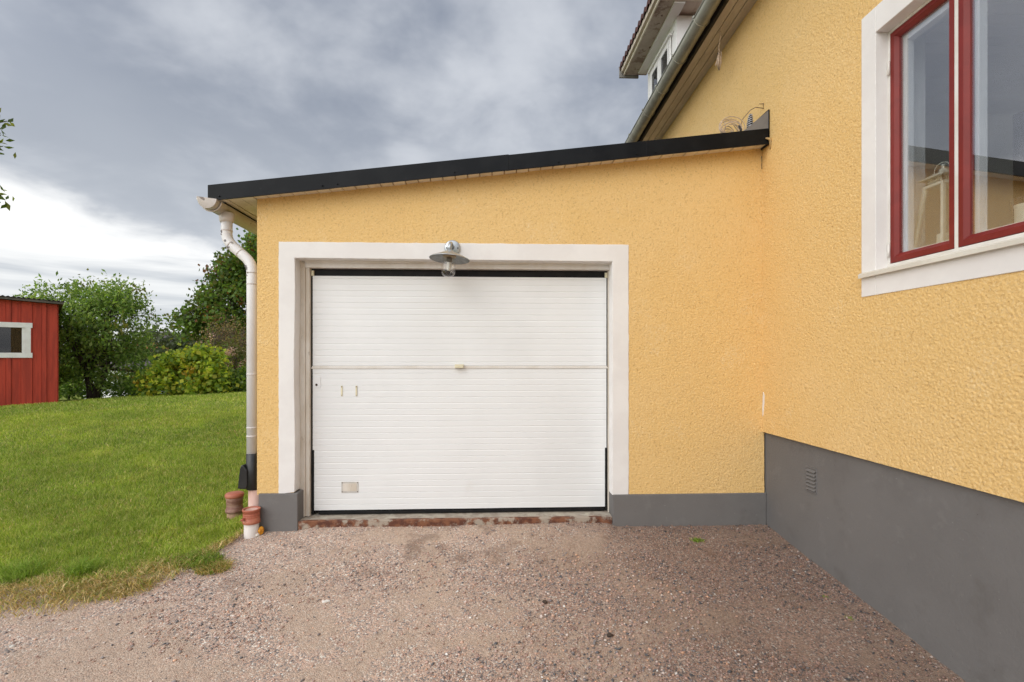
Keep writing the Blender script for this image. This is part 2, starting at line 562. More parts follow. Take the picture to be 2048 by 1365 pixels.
# ------------------------------------------------------------------ ground shape
PY = np.array([-400, 0.5, 4.05, 5.0, 6.0, 8.0, 10.0, 12.0, 13.5, 16.0, 20.0, 30.0, 60., 400.])
PZ = np.array([-.36, -.36, .015, .07, .18, .40, .575, .60, .53, .25, -.10, -.6, -1.0, -1.0])
BX = np.array([-400, -12, -6, -3.6, -3.0, -2.6, -2.3, -2.08, -2.0, -1.9])
BY = np.array([2.4, 2.5, 2.8, 2.93, 3.01, 3.09, 3.22, 3.50, 4.05, 9.0])


def gz(X, Y):
    """height of the ground"""
    X = np.asarray(X, float); Y = np.asarray(Y, float)
    z = np.interp(Y, PY, PZ)
    z = (z + np.interp(Y - .5, PY, PZ) + np.interp(Y + .5, PY, PZ)) / 3 if True else z
    near = np.interp(Y, PY, PZ)
    k = smoothstep(4.6, 7, Y)
    z = near * (1 - k) + z * k
    return z + .035 * np.clip(X + 6, -14, 3) * smoothstep(5, 12, Y) * (1 - smoothstep(20, 60, Y))


def drive_mask(X, Y):
    """positive inside the gravel"""
    return np.interp(X, BX, BY) - Y


# one sheet to the horizon
xs = np.unique(np.concatenate([-np.geomspace(14, 600, 22)[::-1], np.arange(-14, 4, .2), np.geomspace(4, 600, 20)]))
ys = np.unique(np.concatenate([-np.geomspace(4, 400, 14)[::-1], np.arange(-4, 24, .2), np.geomspace(24, 900, 24)]))


def fn(U, V_):
    z = gz(U, V_)
    z = z - .05 * smoothstep(.12, .35, drive_mask(U, V_))
    z = z + .02 * (fbm(U / 1.3, V_ / 1.3, 50, 2) - .5)
    return np.stack([U, V_, z], 1)


P, F = grid_patch(xs, ys, fn)
tag(mesh_np('lawn', P, F, 'turf', smooth=True), kind='structure')


def gravel_h(U, V_):
    h = .006 + .018 * (fbm(U / .55, V_ / .4, 60, 3) - .5) + .006 * (fbm(U / .06, V_ / .06, 61, 3) - .5)
    h = h + .004 * (1 - np.clip(worley(U / .022, V_ / .022, 62), 0, 1)) * smoothstep(.42, .62, fbm(U / .8, V_ / .8, 64, 3))
    # tyre combing, in short runs
    run = smoothstep(.60, .72, fbm(U / .5, V_ / .35, 66, 2))
    h = h + run * .0065 * np.sin((V_ - U * .45) * 2 * math.pi / .035)
    # heaped up where it meets the door sill
    h = h + .028 * smoothstep(3.80, 4.0, V_) * smoothstep(-1.62, -1.45, U) * smoothstep(1.08, .95, U) * (.8 + .4 * fbm(U / .3, V_ / .3, 68, 2))
    return h


def fn2(U, V_):
    e = drive_mask(U, V_)
    return np.stack([U, V_, gz(U, V_) + gravel_h(U, V_) - .03 * (1 - smoothstep(-.42, -.24, e + .16 * (fbm(U / .25, V_ / .25, 70, 3) - .5)))], 1)


ps = [grid_patch(span(-3.6, 2.42, .010), span(1.9, 4.30, .010), fn2)]
ps += [grid_patch(span(-14, 2.42, .12), span(-9, 1.9, .12), fn2), grid_patch(span(-14, -3.6, .08), span(1.9, 4.3, .08), fn2)]
P, F = join_patches(ps)
cx, cy = P[F, 0].mean(1), P[F, 1].mean(1)
wob = .16 * (fbm(cx / .25, cy / .25, 70, 3) - .5)
F = F[drive_mask(cx, cy) + wob > -.50]
tag(mesh_np('driveway', P, F, 'gravel', smooth=True), kind='structure')

PEB = np.array([(0.420, 0.280, 0.231), (0.588, 0.392, 0.322), (0.280, 0.252, 0.245), (0.504, 0.364, 0.308), (0.672, 0.434, 0.322), (0.140, 0.140, 0.147),
                (0.700, 0.588, 0.518), (0.850, 0.812, 0.756), (0.378, 0.238, 0.182), (0.210, 0.182, 0.175), (0.770, 0.462, 0.308)])
PEBW = np.array([.16, .15, .13, .14, .09, .09, .07, .012, .07, .05, .02])


def pebbles(name, n, xr, yr, smin, smax, seed, dens=None, lift=.3):
    r = np.random.default_rng(seed)
    x = r.uniform(*xr, n); y = r.uniform(*yr, n)
    keep = drive_mask(x, y) > -.20 + r.uniform(-.15, .15, n)
    keep &= x < 2.35
    if dens is not None: keep &= r.random(n) < dens(x, y)
    x, y = x[keep], y[keep]; n = len(x)
    s = smin + (smax - smin) * r.random(n) ** 4.5
    z = gz(x, y) + gravel_h(x, y) + s * lift
    a = r.random(n) * 2 * math.pi
    T = np.array([(1, 0, 0), (0, 1, 0), (-1, 0, 0), (0, -1, 0), (.15, .1, 1), (0, 0, -1)], float)
    V = T[None] * (1 + r.uniform(-.35, .35, (n, 6, 1)))
    V = V * np.stack([s * r.uniform(.8, 1.3, n), s * r.uniform(.6, 1., n), s * r.uniform(.4, .75, n)], 1)[:, None]
    ca, sa = np.cos(a)[:, None], np.sin(a)[:, None]
    X = V[..., 0] * ca - V[..., 1] * sa; Y = V[..., 0] * sa + V[..., 1] * ca
    V = np.stack([X + x[:, None], Y + y[:, None], V[..., 2] + z[:, None]], 2)
    FT = np.array([(0, 1, 4), (1, 2, 4), (2, 3, 4), (3, 0, 4), (1, 0, 5), (2, 1, 5), (3, 2, 5), (0, 3, 5)])
    F = (FT[None] + (np.arange(n) * 6)[:, None, None]).reshape(-1, 3)
    c = PEB[r.choice(len(PEB), n, p=PEBW / PEBW.sum())] * r.uniform(.85, 1.12, (n, 1))
    # darker stones towards the house
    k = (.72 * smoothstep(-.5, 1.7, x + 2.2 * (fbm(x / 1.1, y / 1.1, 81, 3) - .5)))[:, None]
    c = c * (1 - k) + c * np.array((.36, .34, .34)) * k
    tag(mesh_np(name, V.reshape(-1, 3), F, 'pebble', tint=np.repeat(c, 6, 0)), kind='stuff',
        label='loose pinkish grey gravel stones over the driveway')


pebbles('loose_gravel', 110000, (-3.5, 2.36), (2.0, 4.07), .0026, .0120, 5,
        dens=lambda x, y: .10 + .5 * (smoothstep(.45, .08, 2.36 - x) + smoothstep(.30, .03, 4.06 - y) * (x > .9)) + .9 * smoothstep(.40, .60, fbm(x / .8, y / .55, 64, 4)) * (.45 + .55 * smoothstep(-1.5, 1.5, x)))

# ------------------------------------------------------------------ garage
GX0, GX1, GY = -1.932, 2.35, 4.08
SL = .118


def zs(X): return 2.722 + SL * (X + 2.25)      # underside of the roof


garage = empty('garage', label='yellow rendered lean-to garage with white up-and-over door and black roof edge', cat='garage')
# rendered front with the door opening: displaced roughcast, edges on the surround


def wall_front(U, V_):
    top = zs(U) + .03
    k = np.clip((V_ - 2.40) / (2.79 - 2.40), 0, 1)      # upper rows stretch up to the sloping roof line
    z = np.where(V_ > 2.40, 2.40 + k * (top - 2.40), V_)
    h = roughcast(U, z)
    return np.stack([U, GY - .004 - h, z], 1)


ST = .0050
ps = [grid_patch(span(GX0, -1.757, ST), span(.325, 2.40, ST), wall_front),
      grid_patch(span(1.168, GX1, ST), span(.283, 2.40, ST), wall_front),
      grid_patch(span(GX0, GX1, ST), span(2.40, 2.79, .39 / 100), wall_front)]
P, F = join_patches(ps)
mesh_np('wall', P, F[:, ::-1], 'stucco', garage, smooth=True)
# masonry behind the render
b = MB()
b.hexa([(GX0 + .004, GY, .325), (-1.64, GY, .325), (-1.64, GY + .25, .325), (GX0 + .004, GY + .25, .325),
        (GX0 + .004, GY, 2.30), (-1.64, GY, 2.30), (-1.64, GY + .25, 2.30), (GX0 + .004, GY + .25, 2.30)])
b.box(1.04, GY, .283, GX1, GY + .25, 2.30)
b.prism([(GX0 + .004, 2.30), (GX1, 2.30), (GX1, zs(GX1) + .05), (GX0 + .004, zs(GX0) + .05)], 'y', GY, GY + .25)
b.box(GX0 + .004, GY + .25, .325, GX0 + .25, 10.2, zs(GX0) + .03)
b.box(GX0 + .004, 10.0, .325, GX1, 10.2, zs(GX0) + .03)
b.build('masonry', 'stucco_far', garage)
# plinths
b = MB(); b.box(GX0 + .018, GY - .022, -.25, -1.598, GY + .14, .335); b.build('plinth', 'plinth_grey', garage, .006)
b = MB(); b.box(1.028, GY - .022, -.25, GX1 + .01, GY + .14, .292); b.build('plinth', 'plinth_grey', garage, .006)
b = MB(); b.box(GX0 + .02, GY + .14, -.4, GX0 + .2, 10.18, .33); b.build('plinth', 'plinth_grey', garage)


# white plaster surround with slightly uneven edges, returning into the opening
def surround():
    V, F = [], []
    n = 60
    # outer outline from bottom left, up, over, down bottom right; inner likewise
    def P(t, o, inn):
        return o + (inn - o) * t
    outer = []; inner = []
    for i in range(n): k = i / n; outer.append((-1.757, .330 + k * (2.413 - .330))); inner.append((-1.627 + .004 * math.sin(k * 9), .345 + k * (2.280 - .345)))
    for i in range(n): k = i / n; outer.append((-1.757 + k * 2.925, 2.413 + .004 * k)); inner.append((-1.627 + k * 2.653, 2.280 - .008 * k))
    for i in range(n + 1): k = i / n; outer.append((1.168, 2.417 - k * (2.417 - .290))); inner.append((1.026, 2.272 - k * (2.272 - .290)))
    m = len(outer)
    jig = [random.uniform(-.0018, .0018) for _ in range(m)]
    jig2 = [random.uniform(-.0010, .0010) for _ in range(m)]
    y0, y1 = GY - .0105, GY + .105
    for (ox, oz), (ix, iz), j, j2 in zip(outer, inner, jig, jig2):
        V += [(ox + j, GY + .01, oz + j), (ox + j, y0, oz + j), (ix + j2, y0, iz + j2), (ix + j2 + .0, y1, iz + j2)]
    for i in range(m - 1):
        for q in range(3):
            a = i * 4 + q
            F.append((a, a + 4, a + 5, a + 1))
    for e in (0, (m - 1) * 4):
        pass
    o = MB(); o.add(V, F); return o


surround().build('door_surround', 'plaster_white', garage, .004)
# threshold
b = MB(); b.box(-1.64, GY + .02, -.2, 1.04, GY + .34, .098); b.build('threshold', 'concrete', garage, .008)
b = MB(); b.box(-1.62, GY - .012, -.2, 1.027, GY + .035, .101); b.build('sill_rail', 'rust', garage, .006)
b = MB()
for (a0, a1) in ((-1.45, -1.20), (-1.12, -.92), (-.80, -.62), (.66, .86)):
    z0 = .008; pts = []
    for k in range(7): pts.append((a0 + (a1 - a0) * k / 6, z0 + .028 + random.uniform(-.008, .008)))
    b = MB(); b.prism([(a0 + .01, -.05), (a1 - .01, -.05)] + pts[::-1], 'y', GY - .030, GY - .0125)
    b.build('mortar_patch', 'concrete', garage, .004)

# wooden frame round the door
fr = MB()
fr.box(-1.665, 4.182, .10, -1.585, 4.30, 2.34); fr.box(-1.585, 4.196, .10, -1.552, 4.30, 2.34)
fr.build('door_jamb', 'old_paint', garage, .004)
fr = MB(); fr.box(1.024, 4.196, .10, 1.045, 4.30, 2.34); fr.build('door_jamb', 'old_paint', garage, .004)
fr = MB()
fr.box(-1.585, 4.185, 2.222, 1.07, 4.30, 2.36)
fr.box(-1.585, 4.170, 2.262, 1.07, 4.1845, 2.30)
fr.build('lintel', 'paint_white', garage, .004)
# room behind the gap is dark
b = MB(); b.box(-1.70, 4.42, .0, 1.2, 4.45, 2.6); b.build('back_board', 'dark_gap', garage)
b = MB(); b.box(-1.552, 4.245, 2.160, 1.03, 4.27, 2.224); b.build('head_seal', 'rubber', garage)

# sectional/tilting door
DX0, DX1, DZ0, DZ1, DY = -1.538, 1.014, .140, 2.160, 4.232
door = empty('garage_door'); door.parent = garage


def ribbed(z0, z1, phase):
    """vertical profile (y, z) of ribbed sheet with a narrow groove every 52 mm, deeper every second one"""
    pr = []; z = z0; k = 0; zz = z0 + phase
    pr.append((DY, z0))
    while zz < z1 - .01:
        d = .0026 if k % 2 == 0 else .0014
        wdt = .0035 if k % 2 == 0 else .006
        pr += [(DY, zz - wdt), (DY + d, zz - wdt * .35), (DY + d, zz + wdt * .35), (DY, zz + wdt)]
        zz += .0515; k += 1
    pr.append((DY, z1))
    return pr


def panel(z0, z1, phase):
    pr = ribbed(z0, z1, phase); m = MB()
    nx = 13; xs_ = np.linspace(DX0, DX1, nx)
    V = []; F = []
    for i, x in enumerate(xs_):
        for j, (y, z) in enumerate(pr):
            bow = .002 * math.sin(i * 1.7 + z * 3) * math.sin(math.pi * i / (nx - 1))
            V.append((x, y + bow, z))
    n = len(pr)
    for i in range(nx - 1):
        for j in range(n - 1):
            a = i * n + j; F.append((a, a + n, a + n + 1, a + 1))
    m.add(V, F)
    m.box(DX0, DY + .006, z0, DX1, DY + .035, z1)
    return m


panel(DZ0, 1.358, .045).build('door_leaf', 'door_white', door)
panel(1.386, DZ1, .030).build('door_leaf', 'door_white', door)
b = MB(); b.box(DX0 - .012, DY - .006, 1.360, DX1 + .012, DY + .02, 1.372); b.box(DX0 - .004, DY - .003, 1.3725, DX1 + .004, DY + .02, 1.3845)
b.build('joint_strip', 'paint_white', door, .001)
b = MB(); b.box(DX0 + .02, DY + .004, DZ0 - .012, DX1 - .01, DY + .03, DZ0 - .001); b.box(DX0 + .05, DY - .004, DZ0 - .034, DX1 - .02, DY + .03, DZ0 - .0125)
b.build('rubber_seal', 'rubber', door, .003)
for q in ((-1.5515, DY + .001, .11, DX0 - .0005, DY + .05, 2.2, DX0 - .001, DX0 + .012), (DX1 + .0005, DY + .001, .11, 1.0235, DY + .05, 2.2, DX1 - .013, DX1 + .001)):
    b = MB(); b.box(*q[:6]); b.box(q[6], DY - .004, .11, q[7], DY + .0125, .66); b.build('side_seal', 'rubber', door)
for q in (-1.548, 1.000):
    b = MB(); b.box(q, DY - .01, 2.160, q + .022, DY + .01, 2.205); b.build('guide_bracket', 'door_cream', door, .002)
b = MB(); b.box(-.318, DY - .040, 1.366, -.240, DY - .0075, 1.397); b.build('handle', 'door_cream', door, .004)
b = MB(); b.box(-1.532, DY - .004, 1.196, -1.470, DY + .001, 1.292); b.build('lock_plate', 'door_white', door, .002)
b = MB(); b.lathe([(.0, 0), (.009, 0), (.010, .004), (.0, .004)], (0, 0, 0), 16, mtx=Matrix.Rotation(math.pi / 2, 4, 'X')); 
lk = b.build('keyhole', 'stone_dark', door); lk.location = (-1.504, DY - .0042, 1.222)
for cx_ in (-1.291, -1.166):
    b = MB(); b.box(cx_ - .008, DY - .006, 1.124, cx_ + .008, DY - .0001, 1.213)
    o = b.build('cover_strip', 'door_cream', door, .003)
    b = MB(); b.tube([(cx_, DY - .009, 1.204), (cx_, DY - .0061, 1.204)], .0045, 8); b.build('screw', 'stone_dark', door)
    b = MB(); b.tube([(cx_, DY - .009, 1.131), (cx_, DY - .0061, 1.131)], .003, 8); b.build('screw', 'zinc_old', door)
b = MB(); b.box(-1.294, DY - .004, .290, -1.148, DY - .0001, .384); b.build('maker_plate', 'plate_grey', door, .006)
b = MB(); b.box(-1.278, DY - .006, .304, -1.164, DY - .0041, .370); b.build('plate_face', 'old_paint', door, .006)
for px_, pz_ in ((-1.286, .298), (-1.156, .298), (-1.286, .376), (-1.156, .376)):
    b = MB(); b.tube([(px_, DY - .007, pz_), (px_, DY - .0042, pz_)], .004, 8); b.build('rivet', 'stone_dark', door)

# roof: deck, boarded soffit, black fascia
FY = 3.955
roof = MB()
roof.prism([(-2.262, zs(-2.262) + .022), (2.345, zs(2.345) + .022), (2.345, zs(2.345) + .105), (-2.262, zs(-2.262) + .105)], 'y', FY + .0125, 10.4)
roof = roof.build('roof', 'roof_felt', garage)
b = MB()   # soffit boards, running front to back
x = -2.235; k = 0
while x < 2.33:
    wd = .102; x1 = min(x + wd - .009, 2.338)
    z0a, z1a = zs(x), zs(x1); dz = random.uniform(-.003, .003)
    yb = 10.3 if x < -1.9 else GY + .02
    b.prism([(x, z0a + dz), (x1, z1a + dz), (x1, z1a + .018), (x, z0a + .018)], 'y', FY + .014, yb)
    x += wd
b.build('soffit', 'soffit_paint', garage)
b = MB()


def fasc(x0, x1, lift, yoff):
    z00, z01 = zs(x0) - .016 + lift, zs(x1) - .016 + lift
    t0, t1 = z00 + .128, z01 + .130
    b.hexa([(x0, FY - yoff, z00), (x1, FY - yoff, z01), (x1, FY + .012, z01), (x0, FY + .012, z00),
            (x0, FY - yoff, t0), (x1, FY - yoff, t1), (x1, FY + .012, t1), (x0, FY + .012, t0)])


for i, (a0, a1) in enumerate(((-2.262, -1.27), (-1.30, .14), (.12, 1.30), (1.28, 2.315))):
    fasc(a0, a1, .0015 * (i % 2), .002 * (i % 2))
# bottom drip and top turn
x0, x1 = -2.262, 2.318
b.hexa([(x0, FY - .010, zs(x0) - .020), (x1, FY - .010, zs(x1) - .020), (x1, FY - .0025, zs(x1) - .020), (x0, FY - .0025, zs(x0) - .020),
        (x0, FY - .010, zs(x0) - .0155), (x1, FY - .010, zs(x1) - .0155), (x1, FY - .0025, zs(x1) - .0125), (x0, FY - .0025, zs(x0) - .0125)])
fa = b.build('fascia', 'fascia_black', garage, .002)
b = MB(); b.box(-2.268, FY + .0125, zs(-2.262) - .012, -2.2625, 10.4, zs(-2.262) + .112); b.build('eave_flashing', 'fascia_black', garage)
b = MB(); b.box(-2.20, GY - .02, zs(-2.2) - .03, -2.178, 10.3, zs(-2.2) - .003); b.build('drip_strip', 'rubber', garage)
for sx_ in (-2.17, -1.36, -1.24, -.30, .55, 1.20, 1.36):
    b = MB(); b.lathe([(.0, 0), (.007, 0), (.006, .004), (.0, .005)], (sx_, FY - .003, zs(sx_) + .012), 10, mtx=Matrix.Rotation(math.pi / 2, 4, 'X'))
    b.build('screw', 'fascia_black', garage)
for (za, zb_, w_) in ((3.08, 3.19, .0035),):
    b = MB(); n = 8; L = [(2.326 - w_ * random.uniform(.4, 1.2), za + (zb_ - za) * k / n) for k in range(n + 1)]; Rr = [(2.330, z) for x, z in L]
    b.prism(Rr + L[::-1], 'y', GY - .012, GY - .006); b.build('joint_stain', 'iron_yellowed', garage)
# raised end cap against the house wall
b = MB(); zt = zs(2.318) + .114
b.prism([(2.105, zs(2.105) + .1145), (2.318, zt + .001), (2.318, 3.528)], 'y', FY + .001, FY + .006)
b.build('upstand', 'flash_grey', garage)
b = MB(); b.box(2.3185, FY - .002, zs(2.318) - .02, 2.325, 10.3, 3.535); b.build('wall_flashing', 'fascia_black', garage)
b = MB(); b.tube([(2.285, FY - .014, zs(2.29) + .03), (2.318, FY - .018, zs(2.3) + .02), (2.335, FY - .012, zs(2.3) - .015), (2.332, FY - .004, zs(2.3) - .06)],
                 [.006, .012, .016, .007], 8)
b.build('mastic', 'iron_yellowed', garage)


# gutter along the low eave
def half_pipe(m, x, z, r, y0, y1, th=.004, seg=14, slope=0., tips=True):
    """half-round gutter running along y, open upwards"""
    out = [(x + r * math.cos(math.pi + math.pi * k / seg), z + r * math.sin(math.pi + math.pi * k / seg)) for k in range(seg + 1)]
    inn = [(x + (r - th) * math.cos(math.pi + math.pi * k / seg), z + (r - th) * math.sin(math.pi + math.pi * k / seg)) for k in range(seg + 1)]
    poly = out + inn[::-1]; n = len(poly)
    vs = [(p[0], y0, p[1]) for p in poly] + [(p[0], y1, p[1] + slope * (y1 - y0)) for p in poly]
    fs = [(i, (i + 1) % n, n + (i + 1) % n, n + i) for i in range(n)]
    m.add(vs, fs, True)
    for q in range(seg):
        b0 = len(m.v) - 2 * n
        m.f.append((b0 + q, b0 + q + 1, b0 + n - 2 - q, b0 + n - 1 - q)); m.sm.append(False)
        m.f.append((b0 + n + q, b0 + n + n - 1 - q, b0 + n + n - 2 - q, b0 + n + q + 1)); m.sm.append(False)


GRX, GRZ, GRR = -2.250, 2.712, .074
g = MB(); half_pipe(g, GRX, GRZ, GRR, 3.925, 10.35)
g.tube([(GRX - GRR, 3.925, GRZ), (GRX - GRR, 10.35, GRZ)], .008, 8)
gut = g.build('gutter', 'gutter_white', garage)
# raked stop end, drawn out to a lip
g = MB(); seg = 12
rim = [(GRX + GRR * math.cos(math.pi + math.pi * k / seg), 3.924, GRZ + GRR * math.sin(math.pi + math.pi * k / seg)) for k in range(seg + 1)]
tipp = (GRX - .055, 3.880, GRZ + .006)
g.add([tipp] + rim, [(0, i + 1, i + 2) for i in range(seg)], True)
g.build('stop_end', 'gutter_white', gut)
for yb in (3.985, 4.95, 5.9, 6.9, 7.9):
    g = MB(); seg = 16; r_ = GRR + .006
    g.tube([(GRX + r_ * math.cos(math.pi + math.pi * k / seg), yb, GRZ + r_ * math.sin(math.pi + math.pi * k / seg)) for k in range(seg + 1)], .006, 6)
    g.build('bracket', 'gutter_white', gut)
# outlet and swan-neck down pipe
dp = empty('downpipe'); dp.parent = garage
PYY, PR = 4.14, .0425
g = MB(); g.tube([(-2.212, PYY, 2.66), (-2.212, PYY, 2.60), (-2.210, PYY, 2.585)], [.062, .055, .0475], 20); g.build('outlet', 'gutter_white', dp)
path = [(-2.210, 2.600), (-2.212, 2.53), (-2.212, 2.487), (-2.204, 2.447), (-2.184, 2.412), (-2.158, 2.383), (-2.07, 2.306), (-2.040, 2.277),
        (-2.018, 2.244), (-2.006, 2.205), (-2.003, 2.16), (-2.003, .655)]
g = MB(); g.tube([(x, PYY, z) for x, z in path], PR, 24)
g.build('swan_neck', 'pipe_white', dp)
for (x, z), (dx, dz) in (((-2.211, 2.515), (0, 1)), ((-2.176, 2.399), (.7, -.62)), ((-2.10, 2.332), (.75, -.66)), ((-2.003, 2.165), (0, 1)),
                         ((-2.003, 2.07), (0, 1)), ((-2.003, 1.315), (0, 1)), ((-2.003, .87), (0, 1)), ((-2.003, .80), (0, 1))):
    l = math.hypot(dx, dz); dx, dz = dx / l * .006, dz / l * .006
    g = MB(); g.tube([(x - dx, PYY, z - dz), (x + dx, PYY, z + dz)], PR + .0018, 24)
    g.build('collar', 'gutter_white', dp)
for (x, z, w_, h_) in ((-2.232, 2.500, .010, .013), (-2.236, 2.478, .006, .009), (-2.203, 2.425, .010, .012), (-2.184, 2.372, .018, .008), (-2.150, 2.408, .008, .005),
                       (-2.040, 2.215, .006, .010), (-2.032, 2.198, .005, .012), (-2.020, 2.160, .004, .008), (-2.030, 2.140, .007, .003)):
    cyy = PYY - math.sqrt(max(1e-6, PR ** 2 - min(.036, abs(x + 2.212) if z > 2.43 else .012) ** 2)) - .002
    n = 9; ring = [(x + w_ * math.cos(6.283 * k / n) * random.uniform(.7, 1.1), cyy, z + h_ * math.sin(6.283 * k / n) * random.uniform(.7, 1.1)) for k in range(n)]
    back = [(p[0], PYY, p[2]) for p in ring]
    g = MB(); g.add(ring + back, [tuple(range(n))] + [(k, k + n, (k + 1) % n + n, (k + 1) % n) for k in range(n)])
    g.build('paint_chip', 'chip_grey', dp)
g = MB()   # black leaf diverter with its spout
g.tube([(-1.998, PYY, .655), (-1.998, PYY, .652), (-1.998, PYY, .36), (-1.998, PYY, .355)], [.045, .0505, .0505, .046], 24)
g.build('leaf_diverter', 'plastic_black', dp)
g = MB()
top = [(-2.045, PYY - .035, .560), (-2.068, PYY - .030, .555), (-2.076, PYY + .0, .55), (-2.068, PYY + .03, .555), (-2.03, PYY + .03, .56)]
sp = [(-2.052, .570), (-2.070, .560), (-2.078, .535), (-2.096, .372), (-2.050, .366), (-2.022, .372), (-2.016, .40), (-2.018, .52)]
g.prism(sp, 'y', PYY - .058, PYY + .03)
g.build('spout', 'plastic_black', dp, .008)

# ------------------------------------------------------------------ drain pipes and plug in the ground
t = empty('drain_pipe', label='pinkish salmon pipe standing behind the brick-red socket, taking the black downpipe end', cat='drain pipe')
g = MB(); g.tube([(-1.985, 4.16, -.15), (-1.985, 4.16, .350)], .0555, 24); g.build('pipe', 'salmon_pipe', t)
g = MB(); g.lathe([(.0556, .0), (.060, .002), (.060, .012), (.0556, .014)], (-1.975, 4.16, .200), 24); g.build('rim', 'salmon_pipe', t)
t = empty('drain_pipe', label='brick-red ribbed pipe socket on a pale pipe at the gravel edge by the plinth', cat='drain pipe')
cxp, cyp = -1.941, 4.000
g = MB(); g.tube([(cxp, cyp, -.2), (cxp, cyp, .155)], .0550, 28); g.build('pipe', 'dirty_pipe', t)
g = MB()
g.lathe([(0.0473, 0.1452), (0.0546, 0.2321), (0.0669, 0.2344), (0.0678, 0.2298), (0.0678, 0.2197), (0.0628, 0.2166), (0.0628, 0.2010), (0.0614, 0.1995), (0.0628, 0.1980),
         (0.0628, 0.1840), (0.0614, 0.1825), (0.0628, 0.1809), (0.0628, 0.1670), (0.0614, 0.1654), (0.0628, 0.1638), (0.0628, 0.1452), (0.0660, 0.1421), (0.0660, 0.1234),
         (0.0619, 0.1188), (0.0551, 0.1157)], (cxp, cyp, 0), 32)
g.build('socket', 'terracotta', t)
g = MB(); g.lathe([(0, 0), (.011, 0), (0.0100, 0.0277), (0.0036, 0.0306), (0, .013)], (cxp - .036, cyp - .056, .165), 14, mtx=Matrix.Rotation(math.radians(90), 4, 'X')); g.build('clip_stud', 'terracotta', t)
g = MB(); g.lathe([(.0, .214), (0.0473, 0.2256)], (cxp, cyp, 0), 24); g.build('dark_inside', 'salmon_pipe', t)
t = empty('drain_pipe', label='old weathered clay pipe stub with a cap, standing in the grass', cat='drain pipe')
cxq, cyq = -2.282, 4.40
g = MB(); g.tube([(cxq, cyq, -.1), (cxq, cyq, .112)], .060, 24); g.build('pipe', 'old_clay_pale', t)
g = MB(); g.lathe([(.061, .085), (.072, .088), (.073, .108), (.067, .116), (.067, .130), (.064, .134), (.064, .160), (.066, .165), (.066, .190), (.069, .205), (.069, .215), (.066, .218)], (cxq, cyq, 0), 28)
g.build('socket', 'old_clay', t)
g = MB(); g.lathe([(.0, .260), (.045, .259), (.068, .254), (.0765, .244), (.0765, .226), (.072, .217), (.066, .2165)], (cxq, cyq, 0), 28); g.build('cap', 'terracotta', t)
t = MB(); t.lathe([(0, 0), (.016, 0), (.026, .006), (.028, .02), (.024, .034), (.010, .040), (.012, .055), (0, .058)], (0, 0, 0), 14,
                  mtx=Matrix.Rotation(math.radians(80), 4, 'X') @ Matrix.Scale(1.5, 4, (0, 1, 0)))
t = t.build('pipe_plug', 'yellow_plastic'); t.location = (-1.868, 4.02, .050); t.scale = (.8, .8, .8)
tag(t, 'small orange-yellow plastic plug beside the red pipe socket', 'plug')

# ------------------------------------------------------------------ wall lamp over the door
lamp = empty('wall_lamp', label='galvanised barn lamp with clear glass over the garage door', cat='wall lamp')
LX, LZ = -.327, 2.372
rx = Matrix.Rotation(math.radians(90), 4, 'X')
g = MB(); g.lathe([(0, 0), (.060, 0), (.0655, -.0), (.0665, .003), (.0655, .012), (.058, .016), (0, .020)], (LX, GY - .012, LZ), 36, mtx=rx); g.build('back_plate', 'galvanised', lamp)
for sgn in (-1, 1):
    g = MB(); g.lathe([(0, 0), (.006, 0), (.005, .004), (0, .004)], (LX + sgn * .047, GY - .029, LZ - .002), 10, mtx=rx); g.build('screw', 'stone_dark', lamp)
g = MB(); g.tube([(LX, GY - .03, LZ + .005), (LX, GY - .06, LZ + .012), (LX - .002, GY - .10, LZ + .020), (LX - .006, GY - .150, LZ + .010), (LX - .009, GY - .172, LZ - .020), (LX - .010, GY - .175, LZ - .055)],
                 [.020, .015, .013, .014, .016, .020], 16)
g.build('arm', 'galvanised', lamp)
SHX, SHY, SHZ = LX - .010, GY - .175, LZ - .118
tilt = Matrix.Rotation(math.radians(4.0), 4, 'Y') @ Matrix.Rotation(math.radians(-2.5), 4, 'X')
g = MB(); g.lathe([(.0, .068), (.022, .067), (.028, .060), (.034, .048), (.052, .040)], (SHX, SHY, SHZ), 32, mtx=tilt); g.build('cap', 'galvanised', lamp)
g = MB(); g.lathe([(.040, .046), (.058, .044), (.075, .036), (.120, .016), (.158, -.003), (.163, -.007), (.161, -.010)], (SHX, SHY, SHZ), 48, mtx=tilt)
sh = g.build('lamp_shade', 'galvanised', lamp)
g = MB(); g.lathe([(.161, -.0098), (.157, -.006), (.119, .0125), (.074, .032), (.050, .034), (0, .034)], (SHX, SHY, SHZ), 48, mtx=tilt)
g.build('shade_lining', 'galv_inside', sh)
g = MB(); g.lathe([(.0, .033), (.052, .033), (.054, .012), (.050, .006), (.0, .006)], (SHX, SHY, SHZ), 28, mtx=tilt); g.build('socket', 'brass_socket', lamp)
g = MB(); jar = [(.050, .006), (.053, -.004), (.055, -.02), (.056, -.10), (.054, -.122), (.045, -.140), (.030, -.150), (0, -.153)]
g.lathe(jar, (SHX - .002, SHY, SHZ), 32, mtx=tilt)
g.lathe([(r * .93, h + .004) for r, h in jar][::-1], (SHX - .002, SHY, SHZ), 32, mtx=tilt)
g.build('glass_jar', 'thin_glass', lamp)
g = MB(); g.lathe([(0, .006), (.022, .004), (.022, -.03), (.018, -.035), (0, -.035)], (SHX, SHY, SHZ), 20, mtx=tilt); g.build('bulb_base', 'zinc_old', lamp)
g = MB(); g.lathe([(.018, -.035), (.020, -.045), (.020, -.085), (.014, -.098), (0, -.102)], (SHX, SHY, SHZ), 20, mtx=tilt); g.build('bulb', 'bulb_white', lamp)

